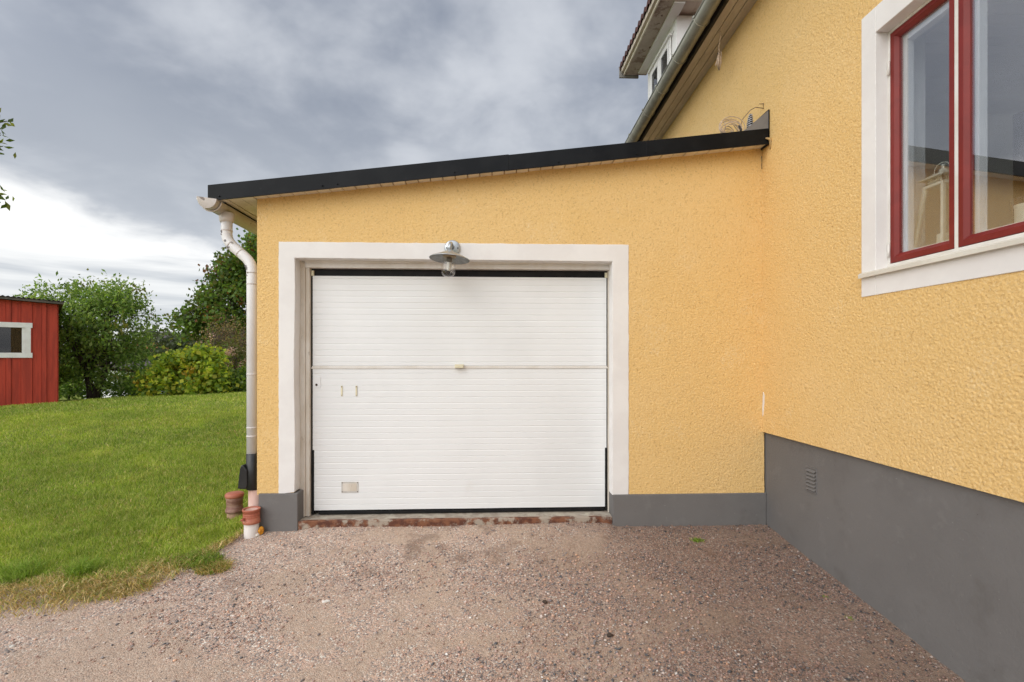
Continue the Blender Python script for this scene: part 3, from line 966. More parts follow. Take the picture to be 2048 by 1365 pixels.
# ------------------------------------------------------------------ house on the right
HX = 2.338
house = empty('house', label='big yellow rendered house with grey plinth and red framed window', cat='house')
WY0, WY1, WZ0, WZ1 = 1.10, 2.948, 1.834, 3.582          # window surround outline
def eave_z(Y): return 4.60 - .055 * (Y - 4.1)


def house_wall(U, V_):       # U = y, V = z
    h = roughcast(U + 31.7, V_, 4)
    return np.stack([HX - .004 - h, U, V_], 1)


HS = .0043
ps = [grid_patch(span(WY1, 4.12, HS), span(.817, 4.70, HS), house_wall),
      grid_patch(span(1.75, WY1, HS), span(.817, WZ0, HS), house_wall),
      grid_patch(span(1.75, WY1, HS), span(WZ1, 4.70, .010), house_wall),
      grid_patch(span(4.12, 8.2, .011), span(3.0, 4.70, .011), house_wall)]
P, F = join_patches(ps)
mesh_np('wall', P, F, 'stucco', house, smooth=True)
b = MB()
HX2 = HX + .30
b.box(HX, -4.0, .817, HX2, -1.3, 4.62); b.box(HX, -1.3, .817, HX2, .5, 1.95); b.box(HX, -1.3, 3.5, HX2, .5, 4.62); b.box(HX, .5, .817, HX2, WY0 + .08, 4.62)  # includes the opening for the added, unseen window
b.box(HX, WY0 + .08, .817, HX2, WY1 - .08, WZ0 + .10)
b.box(HX, WY0 + .08, WZ1 - .10, HX2, WY1 - .08, 4.62)
b.box(HX, WY1 - .08, .817, HX2, 9.5, 4.62)
b.box(HX + 7.5, -4.0, .817, HX + 7.8, 9.5, 4.62); b.box(HX2, -4.0, .817, HX + 7.5, -3.7, 1.0); b.box(HX2, -4.0, 3.9, HX + 7.5, -3.7, 4.62); b.box(4.46, -4.0, 1.0, HX + 7.5, -3.7, 3.9); b.box(HX2, 9.2, .817, HX + 7.5, 9.5, 4.62)  # near end wall left open, out of view, to light the room
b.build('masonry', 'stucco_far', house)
b = MB(); b.box(HX + .024, -3.98, -.8, HX + 7.78, 9.48, .8165); b.build('plinth', 'plinth_grey', house)
# pale worn streak in the corner with the garage
b = MB(); pts = [(4.055, 1.16), (4.035, 1.14), (4.040, 1.05), (4.052, .97), (4.062, .95), (4.066, 1.02)]
b.prism(pts, 'x', HX - .010, HX - .004); b.build('plaster_scar', 'plaster_white', house)
# plinth vent
vent = empty('plinth_vent'); vent.parent = house
XV = HX + .024
b = MB(); b.box(XV - .004, 3.416, .456, XV + .004, 3.422, .648); b.box(XV - .004, 3.522, .456, XV + .004, 3.528, .648)
b.box(XV - .006, 3.418, .458, XV + .004, 3.526, .470); b.box(XV - .006, 3.418, .634, XV + .004, 3.526, .646)
b.build('vent_frame', 'plinth_grey', vent, .001)
b = MB()
for k in range(6):
    z = .482 + k * .027
    b.hexa([(XV - .016, 3.424, z - .006), (XV - .016, 3.520, z - .006), (XV, 3.520, z + .004), (XV, 3.424, z + .004),
            (XV - .014, 3.424, z - .001), (XV - .014, 3.520, z - .001), (XV, 3.520, z + .014), (XV, 3.424, z + .014)])
b.build('louvre', 'plinth_grey', vent, .001)

# window: plaster surround, frame, sashes, sill
win = empty('window'); win.parent = house
SXF = HX - .012
b = MB()
for (y0, y1, z0, z1) in ((WY1 - .114, WY1, WZ0, WZ1), (WY0, WY0 + .114, WZ0, WZ1), (WY0 + .114, WY1 - .114, WZ1 - .156, WZ1), (WY0 + .114, WY1 - .114, WZ0, 1.965)):
    b.box(SXF, y0, z0, SXF + .095, y1, z1)
b.build('window_surround', 'plaster_white', win, .003)
FX = 2.402
b = MB()
IY0, IY1 = WY0 + .114, WY1 - .114
b.box(FX, IY1 - .016, 2.000, FX + .10, IY1 - .0005, 3.425); b.box(FX, IY0 + .0005, 2.000, FX + .10, IY0 + .016, 3.425)
b.box(FX, IY0 + .016, 3.408, FX + .10, IY1 - .016, 3.4255); b.box(FX - .004, IY0 + .0006, 1.990, FX + .10, IY1 - .0006, 2.018)
b.box(FX + .002, 2.3925, 2.018, FX + .10, 2.4145, 3.408)
b.build('window_frame', 'paint_white', win, .002)


def sash(y0, y1, z0=2.022, z1=3.404):
    e = .042; bt = .052
    m = MB(); x0, x1 = FX + .000, FX + .045
    # chamfered members: outer face narrower, sloping in towards the glass
    def member(a, c, d, e_):
        m.hexa([a[0], a[1], c[1], c[0], d[0], d[1], e_[1], e_[0]])
    m.box(x0, y1 - e * .62, z0, x1, y1, z1); m.box(x0, y0, z0, x1, y0 + e * .62, z1)
    m.box(x0, y0 + e * .62, z1 - e * .62, x1, y1 - e * .62, z1); m.box(x0, y0 + e * .62, z0, x1, y1 - e * .62, z0 + bt * .62)
    xi = x0 + .020
    ya, yb, za, zb = y0 + e * .62, y1 - e * .62, z0 + bt * .62, z1 - e * .62
    yc, yd, zc, zd = y0 + e, y1 - e, z0 + bt, z1 - e
    xa = x0 + .002
    m.add([(xa, ya, za), (xa, yb, za), (xa, yb, zb), (xa, ya, zb), (xi, yc, zc), (xi, yd, zc), (xi, yd, zd), (xi, yc, zd),
           (x1, yc, zc), (x1, yd, zc), (x1, yd, zd), (x1, yc, zd)],
          [(0, 1, 5, 4), (1, 2, 6, 5), (2, 3, 7, 6), (3, 0, 4, 7), (4, 5, 9, 8), (5, 6, 10, 9), (6, 7, 11, 10), (7, 4, 8, 11)])
    m.build('sash', 'red_paint', win, .0015)
    p = MB(); p.box(x0 + .026, yc - .004, zc - .004, x0 + .029, yd + .004, zd + .004); p.build('pane', 'window_glass', win)
    q = MB(); xa, xb = x0 + .050, x0 + .095; i = .030
    q.box(xa, y1 - e - i + .012, z0 + .03, xb, y1 - .004, z1 - .02); q.box(xa, y0 + .004, z0 + .03, xb, y0 + e + i - .012, z1 - .02)
    q.box(xa, y0 + e + i - .012, z1 - e - i, xb, y1 - e - i + .012, z1 - .02); q.box(xa, y0 + e + i - .012, z0 + .03, xb, y1 - e - i + .012, z0 + bt + .012)
    q.build('inner_sash', 'inner_white', win, .002)


sash(2.4155, 2.8165)
sash(1.2305, 2.3915)
b = MB()   # sloping outer sill with drip edge
b.prism([(2.305, 1.955), (2.305, 1.980), (2.403, 1.9895), (2.403, 1.966), (2.330, 1.958)], 'y', WY0 - .0, WY1 - .008)
b.prism([(2.299, 1.948), (2.299, 1.972), (2.3045, 1.978), (2.3045, 1.950)], 'y', WY0, WY1 - .006)
b.build('window_sill', 'sill_paint', win, .002)
sash(-1.24, -.42)  # second window, unseen, added to let daylight into the room
sash(-.38, .44)
b = MB()
for (y0, y1, z0, z1) in ((-1.36, -1.25, 1.9, 3.56), (.45, .56, 1.9, 3.56), (-1.25, .45, 3.42, 3.56), (-1.25, .45, 1.9, 2.0)): b.box(SXF, y0, z0, SXF + .095, y1, z1)
b.build('window_surround', 'plaster_white', win, .003)  # surround of the added window
for zz in (3.20, 2.10):
    b = MB(); b.tube([(FX - .006, IY1 - .013, zz - .042), (FX - .006, IY1 - .013, zz + .042)], .0065, 10); b.box(FX - .006, IY1 - .012, zz - .034, FX - .001, IY1 + .0, zz + .0)
    b.build('hinge', 'paint_white', win)
# inner sill and room
b = MB(); b.box(FX + .1005, IY0 - .05, 2.03, 2.90, IY1 + .05, 2.055); b.build('inner_sill', 'inner_white', win)
b = MB()
b.box(4.4, -3.69, .82, 4.45, 3.95, 4.55)
b.build('room_wall', 'room_dark', house)
for q in ((HX2, 3.90, .82, 4.4, 3.95, 4.55), (HX2 + .0005, -3.69, .82, HX2 + .02, -1.35, 3.5), (HX2 + .0005, .55, .82, HX2 + .02, IY0 - .06, 3.5), (HX2 + .0005, IY1 + .06, .82, HX2 + .02, 3.899, 3.5)):
    b = MB(); b.box(*q); b.build('room_wall', 'room_wall', house)
b = MB(); yy = -3.68
while yy < 3.88:
    b.box(HX2 + .001, yy, 3.50 + random.uniform(0, .003), 4.4, yy + .088, 3.53); yy += .092
b.build('room_ceiling', 'room_ceiling', house)
b = MB(); b.box(HX2, -3.69, .80, 4.4, 3.9, .8195); b.build('room_floor', 'room_wall', house)

b = MB()
b.box(FX + .1005, WY1 - .0925, 1.95, HX2 + .02, WY1 - .0805, 3.45); b.box(FX + .1005, WY0 + .0805, 1.95, HX2 + .02, WY0 + .0925, 3.45)
b.box(FX + .1005, WY0 + .093, 3.43, HX2 + .02, WY1 - .093, 3.47); b.build('window_lining', 'inner_white', win)

# eaves: boards, fascia board, half-round gutter with brackets
def eb(m, x0, x1, dz0, dz1, y0=-4.1, y1=9.6):
    m.hexa([(x0, y0, eave_z(y0) + dz0), (x1, y0, eave_z(y0) + dz0), (x1, y1, eave_z(y1) + dz0), (x0, y1, eave_z(y1) + dz0),
            (x0, y0, eave_z(y0) + dz1), (x1, y0, eave_z(y0) + dz1), (x1, y1, eave_z(y1) + dz1), (x0, y1, eave_z(y1) + dz1)])


b = MB()
eb(b, 2.085, 2.160, 0, .02); eb(b, 2.168, 2.242, .001, .02); eb(b, 2.250, 2.334, 0, .02)
b.build('eave_soffit', 'eave_board', house)
b = MB(); eb(b, 2.06, 2.36, .0205, .10); eb(b, 2.058, 2.084, -.005, .0204); b.build('eave_box', 'eave_dark', house)
ang = math.radians(44)
b = MB(); z_ = .10
b.add([(2.03, -4.1, eave_z(-4.1) + .09), (6.1, -4.1, 8.4), (6.1, 9.6, 8.4), (2.03, 9.6, eave_z(9.6) + .09),
       (2.03, -4.1, eave_z(-4.1) + .15), (6.1, -4.1, 8.5), (6.1, 9.6, 8.5), (2.03, 9.6, eave_z(9.6) + .15)],
      [(0, 1, 2, 3), (7, 6, 5, 4), (0, 4, 5, 1), (3, 2, 6, 7), (0, 3, 7, 4)])
b.add([(6.1, -4.1, 8.4), (10.2, -4.1, 4.7), (10.2, 9.6, 4.7), (6.1, 9.6, 8.4), (6.1, -4.1, 8.5), (10.2, -4.1, 4.8), (10.2, 9.6, 4.8), (6.1, 9.6, 8.5)],
      [(0, 1, 2, 3), (7, 6, 5, 4), (0, 4, 5, 1), (3, 2, 6, 7), (1, 5, 6, 2)])
hroof = b.build('roof', 'roof_tile', house)
for yg in (-3.99, 9.25):
    b = MB(); b.prism([(HX, 4.62), (HX + 7.8, 4.62), (6.1, 8.38)], 'y', yg, yg + .2)
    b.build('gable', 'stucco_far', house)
GXC, GR2 = 1.978, .073
b = MB(); Y0 = -4.1
half_pipe(b, GXC, eave_z(Y0) + .070, GR2, Y0, 9.7, slope=-.055)
b.tube([(GXC - GR2, Y0, eave_z(Y0) + .070), (GXC - GR2, 9.7, eave_z(9.7) + .070)], .009, 8)
hg = b.build('gutter', 'house_gutter', house)
for yb in (2.4, 3.15, 3.9, 4.47, 5.0, 5.52, 6.0, 6.6, 7.2, 7.8, 8.5):
    m = MB(); zz = eave_z(yb) + .070; seg = 16; r_ = GR2 + .004
    m.tube([(GXC + r_ * math.cos(math.pi + math.pi * k / seg), yb, zz + r_ * math.sin(math.pi + math.pi * k / seg)) for k in range(seg + 1)], .0055, 6)
    m.box(GXC - GR2 - .016, yb - .010, zz - .004, GXC - GR2 - .004, yb + .010, zz + .016)
    m.build('bracket', 'house_gutter', hg)

# dormer standing on the roof
dm = empty('dormer'); dm.parent = house
DXF, DYN, DYF, DZT = 2.50, 6.40, 7.60, 6.06
b = MB(); b.box(DXF, DYN, 4.72, 5.6, DYF, DZT); b.build('dormer_wall', 'far_white', dm)
b = MB(); b.box(DXF - .012, DYN - .001, 4.8, DXF + .0, DYN + .10, DZT - .002); b.box(DXF - .012, DYF - .10, 4.8, DXF, DYF + .001, DZT - .002)
b.box(DXF - .012, DYN + .10, 5.93, DXF, DYF - .10, DZT - .002); b.build('corner_board', 'far_white', dm)
b = MB(); b.box(2.17, 6.13, DZT, 2.52, 7.78, DZT + .03); b.build('dormer_soffit', 'peeling', dm)
b = MB(); b.box(2.36, 6.14, DZT - .025, 2.50, 7.70, DZT - .0005); b.build('cornice', 'far_white', dm)
b = MB(); b.box(2.150, 6.12, DZT - .004, 2.1695, 7.79, DZT + .085); b.box(2.17, 6.10, DZT - .006, 4.6, 6.1295, DZT + .10); b.build('dormer_fascia', 'soffit_paint', dm)
b = MB(); b.hexa([(2.10, 6.10, DZT + .0), (2.53, 6.10, DZT + .03), (2.53, 6.129, DZT + .03), (2.10, 6.129, DZT)] + [(2.10, 6.10, DZT + .1), (2.53, 6.10, DZT + .22), (2.53, 6.129, DZT + .22), (2.10, 6.129, DZT + .1)])
# pantiles: wavy sheet stepping up the low roof slope
ysw = np.arange(6.08, 7.86, .018); xsw = []
for k in range(14): xsw += [2.085 + k * .26, 2.085 + (k + 1) * .26 - .001]
V = []; F = []
tile = .135
for i, x in enumerate(xsw):
    k = i // 2; base = DZT + .105 + (x - 2.085) * .34 + (0.028 if i % 2 == 0 else 0.0)
    for y in ysw:
        ph = ((y - 6.08) / tile) % 1
        V.append((x, y, base + 0.052 * (math.sin(ph * 2 * math.pi) * .5 + .5) ** 1.3 + (.012 if ph > .82 else 0)))
n = len(ysw)
for i in range(len(xsw) - 1):
    for j in range(n - 1):
        a = i * n + j; F.append((a, a + 1, a + n + 1, a + n))
nb = len(V)
for j in range(n): V.append((2.088, ysw[j], V[j][2] - .060))
for j in range(n - 1): F.append((nb + j, nb + j + 1, j + 1, j))
m = MB(); m.add(V, F)
m.build('dormer_roof', 'roof_tile', dm)
m = MB(); m.box(2.11, 6.135, DZT + .035, 5.7, 7.78, DZT + .10); m.build('roof_deck', 'eave_board', dm)
m = MB(); m.box(2.085, 7.80, DZT - .03, 2.40, 7.83, DZT + .14); m.build('barge_flashing', 'zinc_old', dm)
m = MB(); x0, x1 = DXF - .030, DXF - .0125
ya, yb_, za, zb = 6.60, 7.44, 4.95, 5.90
m.box(x0, ya, za, x1, ya + .05, zb); m.box(x0, yb_ - .05, za, x1, yb_, zb); m.box(x0, ya + .05, zb - .05, x1, yb_ - .05, zb); m.box(x0, ya + .05, za, x1, yb_ - .05, za + .05)
m.box(x0 - .008, 6.985, za + .05, x1, 7.055, zb - .05)
for (p, q) in ((ya + .055, 6.98), (7.06, yb_ - .055)):
    m.box(x0 - .006, p, za + .06, x0, p + .035, zb - .055); m.box(x0 - .006, q - .035, za + .06, x0, q, zb - .055); m.box(x0 - .006, p + .035, zb - .09, x0, q - .035, zb - .055)
m.box(x0 - .03, ya - .04, zb + .002, x1, yb_ + .04, zb + .022)
m.build('dormer_window_frame', 'far_white', dm)
for (p, q) in ((ya + .09, 6.945), (7.095, yb_ - .09)):
    m = MB(); m.box(x1 - .006, p, za + .06, x1 - .004, q, zb - .09); m.build('pane', 'dark_pane', dm)
m = MB(); m.box(x1 - .003, ya + .05, za + .05, x1 - .001, yb_ - .05, zb - .05); m.build('blind', 'curtain', dm)

# ------------------------------------------------------------------ things on the sill
lan = empty('lantern', label='cream metal lantern with tapering glass sides inside the red window', cat='lantern')
LCX, LCY, LZ0 = 2.645, 2.722, 2.0555
hb, ht, zb0, zt0 = .098, .058, LZ0 + .03, LZ0 + .40
m = MB(); m.box(LCX - hb - .01, LCY - hb - .01, LZ0, LCX + hb + .01, LCY + hb + .01, LZ0 + .012); m.box(LCX - hb, LCY - hb, LZ0 + .012, LCX + hb, LCY + hb, LZ0 + .030)
m.build('base', 'lantern_paint', lan, .002)
m = MB()
for sx_, sy_ in ((-1, -1), (1, -1), (1, 1), (-1, 1)):
    p = .0085
    m.hexa([(LCX + sx_ * hb + dx_, LCY + sy_ * hb + dy_, zb0) for dx_, dy_ in ((-p, -p), (p, -p), (p, p), (-p, p))] +
           [(LCX + sx_ * ht + dx_, LCY + sy_ * ht + dy_, zt0) for dx_, dy_ in ((-p, -p), (p, -p), (p, p), (-p, p))])
m.box(LCX - ht - .009, LCY - ht - .009, zt0, LCX + ht + .009, LCY + ht + .009, zt0 + .016)
for q, zz in ((hb, zb0 + .001),):
    m.box(LCX - q, LCY - q, zz, LCX + q, LCY - q + .012, zz + .014); m.box(LCX - q, LCY + q - .012, zz, LCX + q, LCY + q, zz + .014)
    m.box(LCX - q, LCY - q, zz, LCX - q + .012, LCY + q, zz + .014)
m.build('frame', 'lantern_paint', lan, .001)
m = MB()
for k in range(4):
    a, b_ = ((-1, -1), (1, -1), (1, 1), (-1, 1))[k], ((1, -1), (1, 1), (-1, 1), (-1, -1))[k]
    m.add([(LCX + a[0] * hb, LCY + a[1] * hb, zb0), (LCX + b_[0] * hb, LCY + b_[1] * hb, zb0), (LCX + b_[0] * ht, LCY + b_[1] * ht, zt0), (LCX + a[0] * ht, LCY + a[1] * ht, zt0)], [(0, 1, 2, 3)])
m.build('glass_side', 'thin_glass', lan)
m = MB(); zc = zt0 + .016; q = .052       # pierced collar: little posts and two bars
for a in np.linspace(-q, q, 8):
    for s_ in (-q, q):
        m.box(LCX + s_ - .0025, LCY + a - .0025, zc, LCX + s_ + .0025, LCY + a + .0025, zc + .034)
        m.box(LCX + a - .0025, LCY + s_ - .0025, zc, LCX + a + .0025, LCY + s_ + .0025, zc + .034)
for zz in (zc + .014,):
    m.box(LCX - q - .003, LCY - q - .003, zz, LCX + q + .003, LCY - q + .003, zz + .004); m.box(LCX - q - .003, LCY - q, zz, LCX - q + .003, LCY + q, zz + .004)
    m.box(LCX + q - .003, LCY - q, zz, LCX + q + .003, LCY + q, zz + .004); m.box(LCX - q, LCY + q - .003, zz, LCX + q, LCY + q + .003, zz + .004)
m.build('pierced_collar', 'lantern_paint', lan)
m = MB(); zr = zc + .034
m.box(LCX - .082, LCY - .082, zr, LCX + .082, LCY + .082, zr + .005)
m.hexa([(LCX - .078, LCY - .078, zr + .005), (LCX + .078, LCY - .078, zr + .005), (LCX + .078, LCY + .078, zr + .005), (LCX - .078, LCY + .078, zr + .005),
        (LCX - .03, LCY - .03, zr + .034), (LCX + .03, LCY - .03, zr + .034), (LCX + .03, LCY + .03, zr + .034), (LCX - .03, LCY + .03, zr + .034)])
m.lathe([(.026, .034), (.022, .050), (.008, .058), (.007, .066), (.014, .073), (.007, .082), (0, .084)], (LCX, LCY, zr), 16)
m.build('lid', 'lantern_paint', lan)
m = MB(); m.tube([(LCX - .01, LCY + .048 * math.cos(t_), zr + .052 + .038 * math.sin(t_)) for t_ in np.linspace(-.3, math.pi + .3, 14)], .003, 6); m.build('handle', 'lantern_paint', lan)
m = MB(); m.lathe([(0, 0), (.032, 0), (.032, .09), (.028, .094), (0, .09)], (LCX, LCY, LZ0 + .0305), 20); m.build('candle', 'candle_wax', lan)
vs_ = empty('candle_holder', label='white candle in a clear glass at the right edge of the window', cat='candle holder')
CX_, CY_ = 2.60, 2.255
m = MB(); m.lathe([(0, .0), (.030, .0), (.034, .004), (.034, .125), (.036, .128), (.036, .138), (.031, .140), (0, .134)], (CX_, CY_, LZ0 + .008), 24); m.build('candle', 'candle_wax', vs_)
m = MB(); m.lathe([(0, 0), (.040, 0), (.044, .006), (.052, .175), (.049, .173), (.041, .010), (0, .006)], (CX_, CY_, LZ0), 28); m.build('glass', 'thin_glass', vs_)

# ------------------------------------------------------------------ loose cables
cb = empty('cable_bundle', label='pale cable tied in a hank hanging from the house eave', cat='cable')
CBX, CBY = 2.185, 4.56; zt_ = eave_z(CBY); zk = 4.37
m = MB(); m.tube([(CBX - .004, CBY - .03, zt_), (CBX + .004, CBY - .02, zt_ - .06), (CBX, CBY, zk + .08), (CBX + .003, CBY, zk)], .0042, 6)
m.build('lead', 'cord_pale', cb)
m = MB()
for k in range(8):
    a = k * 1.05; w_ = .018 + .006 * random.random(); ln = .11 + .05 * random.random(); px_ = math.cos(a) * w_; py_ = math.sin(a) * w_
    m.tube([(CBX, CBY, zk + .025), (CBX + px_ * .8, CBY + py_ * .8, zk - ln * .25), (CBX + px_ * 1.1, CBY + py_, zk - ln * .6), (CBX + px_ * .3, CBY + py_ * .3, zk - ln),
            (CBX - px_ * .5, CBY - py_ * .4, zk - ln * .6), (CBX, CBY, zk + .01)], .0042, 6)
m.tube([(CBX, CBY, zk), (CBX - .012, CBY, zk - .04), (CBX - .038, CBY, zk - .11)], .0042, 6)
m.tube([(CBX + .002, CBY, zk + .004), (CBX + .02, CBY, zk + .035), (CBX + .026, CBY, zk - .01), (CBX + .018, CBY, zk - .10)], .004, 6)
m.build('hank', 'cord_pale', cb)
m = MB(); m.tube([(CBX - .020, CBY - .006, zk + .004), (CBX, CBY - .01, zk - .002), (CBX + .012, CBY - .002, zk - .008), (CBX, CBY + .01, zk), (CBX - .010, CBY, zk + .004)], .0022, 6); m.build('cable_tie', 'black_rubber', cb)

co = empty('cable_coil', label='coil of pale cable lying on the garage roof near the house wall', cat='cable')
zr_ = lambda X: zs(X) + .107
m = MB(); cx0, cy0 = 2.035, 4.06; zc0 = zr_(cx0)
for k in range(9):
    rr = .035 + .0095 * k; pts = []; tw = random.uniform(-.015, .015)
    for t_ in np.linspace(0, 2 * math.pi, 28):
        lx = rr * math.cos(t_); lz = (rr * .60 + .012) * (math.sin(t_) + 1)
        pts.append((cx0 + lx * 1.0 + .002 * k - lz * .2 + tw, cy0 + .05 * math.sin(t_ + k) * .3 - .006 * k, zc0 + .004 + lz + SL * lx))
    m.tube(pts, .0036, 6)
m.tube([(cx0 + .06, cy0 - .03, zc0 + .05), (cx0 + .01, cy0 - .03, zc0 + .115), (cx0 - .035, cy0 - .03, zc0 + .150), (cx0 - .055, cy0 - .03, zc0 + .125), (cx0 - .045, cy0 - .03, zc0 + .06)], .0034, 6)
m.build('loops', 'cord_pale', co)
m = MB(); m.tube([(cx0 + .060, cy0 - .045, zc0 + .090), (cx0 + .078, cy0 - .045, zc0 + .055), (cx0 + .072, cy0 - .045, zc0 + .03)], [.006, .010, .007], 8)
m.build('cable_tie', 'black_rubber', co)
m = MB(); m.tube([(cx0 + .07, cy0 - .045, zc0 + .07), (2.150, 4.05, 3.500), (2.215, 4.05, 3.575), (2.262, 4.05, 3.600), (HX - .004, 4.05, 3.592)], .0032, 6)
m.build('lead', 'cord_brown', co)
ins = empty('ribbed_insulator', label='small black and white ribbed insulator leaning on the roof beside the grey upstand', cat='insulator')
m = MB(); ib = Vector((2.188, 4.02, zr_(2.188) + .006)); it = Vector((2.200, 4.02, 3.525))
m.tube([ib, ib.lerp(it, .3), ib.lerp(it, .7), it], [.010, .019, .019, .008], 14); m.build('core', 'black_rubber', ins)
m = MB()
for k in range(9):
    c_ = ib.lerp(it, .06 + .88 * k / 8); r_ = .013 + .012 * math.sin(math.pi * (k + .5) / 9)
    m.tube([c_ + Vector((r_ * math.cos(t_), r_ * math.sin(t_), .35 * r_ * math.cos(t_))) for t_ in np.linspace(0, 2 * math.pi, 18)], .0030, 6)
m.build('rib', 'insulator_white', ins)
hk = MB(); hk.tube([(2.292, 4.05, 3.630), (HX - .006, 4.05, 3.632), (HX - .003, 4.05, 3.592)], .0050, 8); hk = hk.build('wall_hook', 'iron_yellowed')
tag(hk, 'small yellow painted hook on the house wall above the garage roof', 'hook')

# ------------------------------------------------------------------ stones, clods
def stone(name, x, y, r, m, label, cat='stone', sq=(1, .75, .5), seed=0, lift=.25):
    rnd = random.Random(seed); import bmesh
    bm = bmesh.new(); bmesh.ops.create_icosphere(bm, subdivisions=2, radius=1)
    ax = [Vector((rnd.uniform(-1, 1), rnd.uniform(-1, 1), rnd.uniform(-1, 1))).normalized() for _ in range(7)]
    for v in bm.verts:
        d = v.co.normalized(); k = 1.0
        for a in ax:
            t_ = d.dot(a)
            if t_ > .72: k = min(k, .72 / t_)
        v.co = Vector((d.x * sq[0], d.y * sq[1], d.z * sq[2])) * r * k * rnd.uniform(.95, 1.05)
    me = bpy.data.meshes.new(name); bm.to_mesh(me); bm.free(); me.materials.append(MATS[m])
    o = bpy.data.objects.new(name, me); COL.objects.link(o)
    o.location = (x, y, float(gz(x, y) + gravel_h(np.array([x]), np.array([y]))[0]) + r * lift * sq[2])
    o.rotation_euler = (rnd.uniform(-.2, .2), rnd.uniform(-.2, .2), rnd.uniform(0, 6))
    tag(o, label, cat); return o


stone('stone', -1.04, 3.085, .028, 'stone_white', 'flat white stone, largest on the gravel left of the middle', sq=(1, .6, .35), seed=1).rotation_euler[2] = .1
stone('stone', -1.885, 3.985, .022, 'stone_white', 'small pale stone in front of the left grey plinth corner', sq=(1, .8, .8), seed=2, lift=.5)
stone('stone', -2.60, 2.74, .015, 'stone_white', 'small white stone on the gravel at the lower left', sq=(1, .8, .6), seed=3)
stone('soil_clod', .334, 3.014, .020, 'stone_dark', 'dark round clod, the largest on the gravel', 'clod', sq=(1, .9, .7), seed=4, lift=.5)
stone('soil_clod', .667, 2.698, .022, 'stone_dark', 'brown clod nearest the bottom right of the gravel', 'clod', sq=(1, .7, .6), seed=5, lift=.4)
stone('soil_clod', -.92, 3.50, .013, 'stone_dark', 'small dark clod above the white stone', 'clod', seed=6, lift=.5)
stone('soil_clod', .47, 3.20, .010, 'stone_dark', 'tiny dark clod up and right of the largest clod', 'clod', seed=8, lift=.6)

# ------------------------------------------------------------------ grass
GRN = np.array([(0.244, 0.354, 0.043), (0.305, 0.415, 0.055), (0.171, 0.268, 0.037), (0.390, 0.451, 0.091), (0.512, 0.500, 0.171)])
DRY = np.array([(0.667, 0.506, 0.218), (0.575, 0.414, 0.196), (0.759, 0.598, 0.322), (0.460, 0.356, 0.138), (0.345, 0.380, 0.103)])


def blades(x, y, h, wd, lean, col, r, base=None, two=True):
    """grass blades as bent tapering strips: 5 points each"""
    n = len(x); a = r.random(n) * 2 * math.pi; fa = r.random(n) * 2 * math.pi
    z = gz(x, y) if base is None else base
    wx, wy = np.cos(a) * wd, np.sin(a) * wd
    lx, ly = np.cos(fa) * lean, np.sin(fa) * lean
    V = np.zeros((n, 5, 3))
    V[:, 0] = np.stack([x - wx, y - wy, z], 1); V[:, 1] = np.stack([x + wx, y + wy, z], 1)
    mx, my = x + lx * .35, y + ly * .35; mz = z + h * .6
    V[:, 2] = np.stack([mx + wx * .8, my + wy * .8, mz], 1); V[:, 3] = np.stack([mx - wx * .8, my - wy * .8, mz], 1)
    V[:, 4] = np.stack([x + lx, y + ly, z + h * np.clip(1 - (lean / np.maximum(h, 1e-3)) ** 2 * .15, .25, 1)], 1)
    i = (np.arange(n) * 5)[:, None]
    return V.reshape(-1, 3), i + np.array([[0, 1, 2, 3]]), i + np.array([[3, 2, 4]]), np.repeat(col, 5, 0)


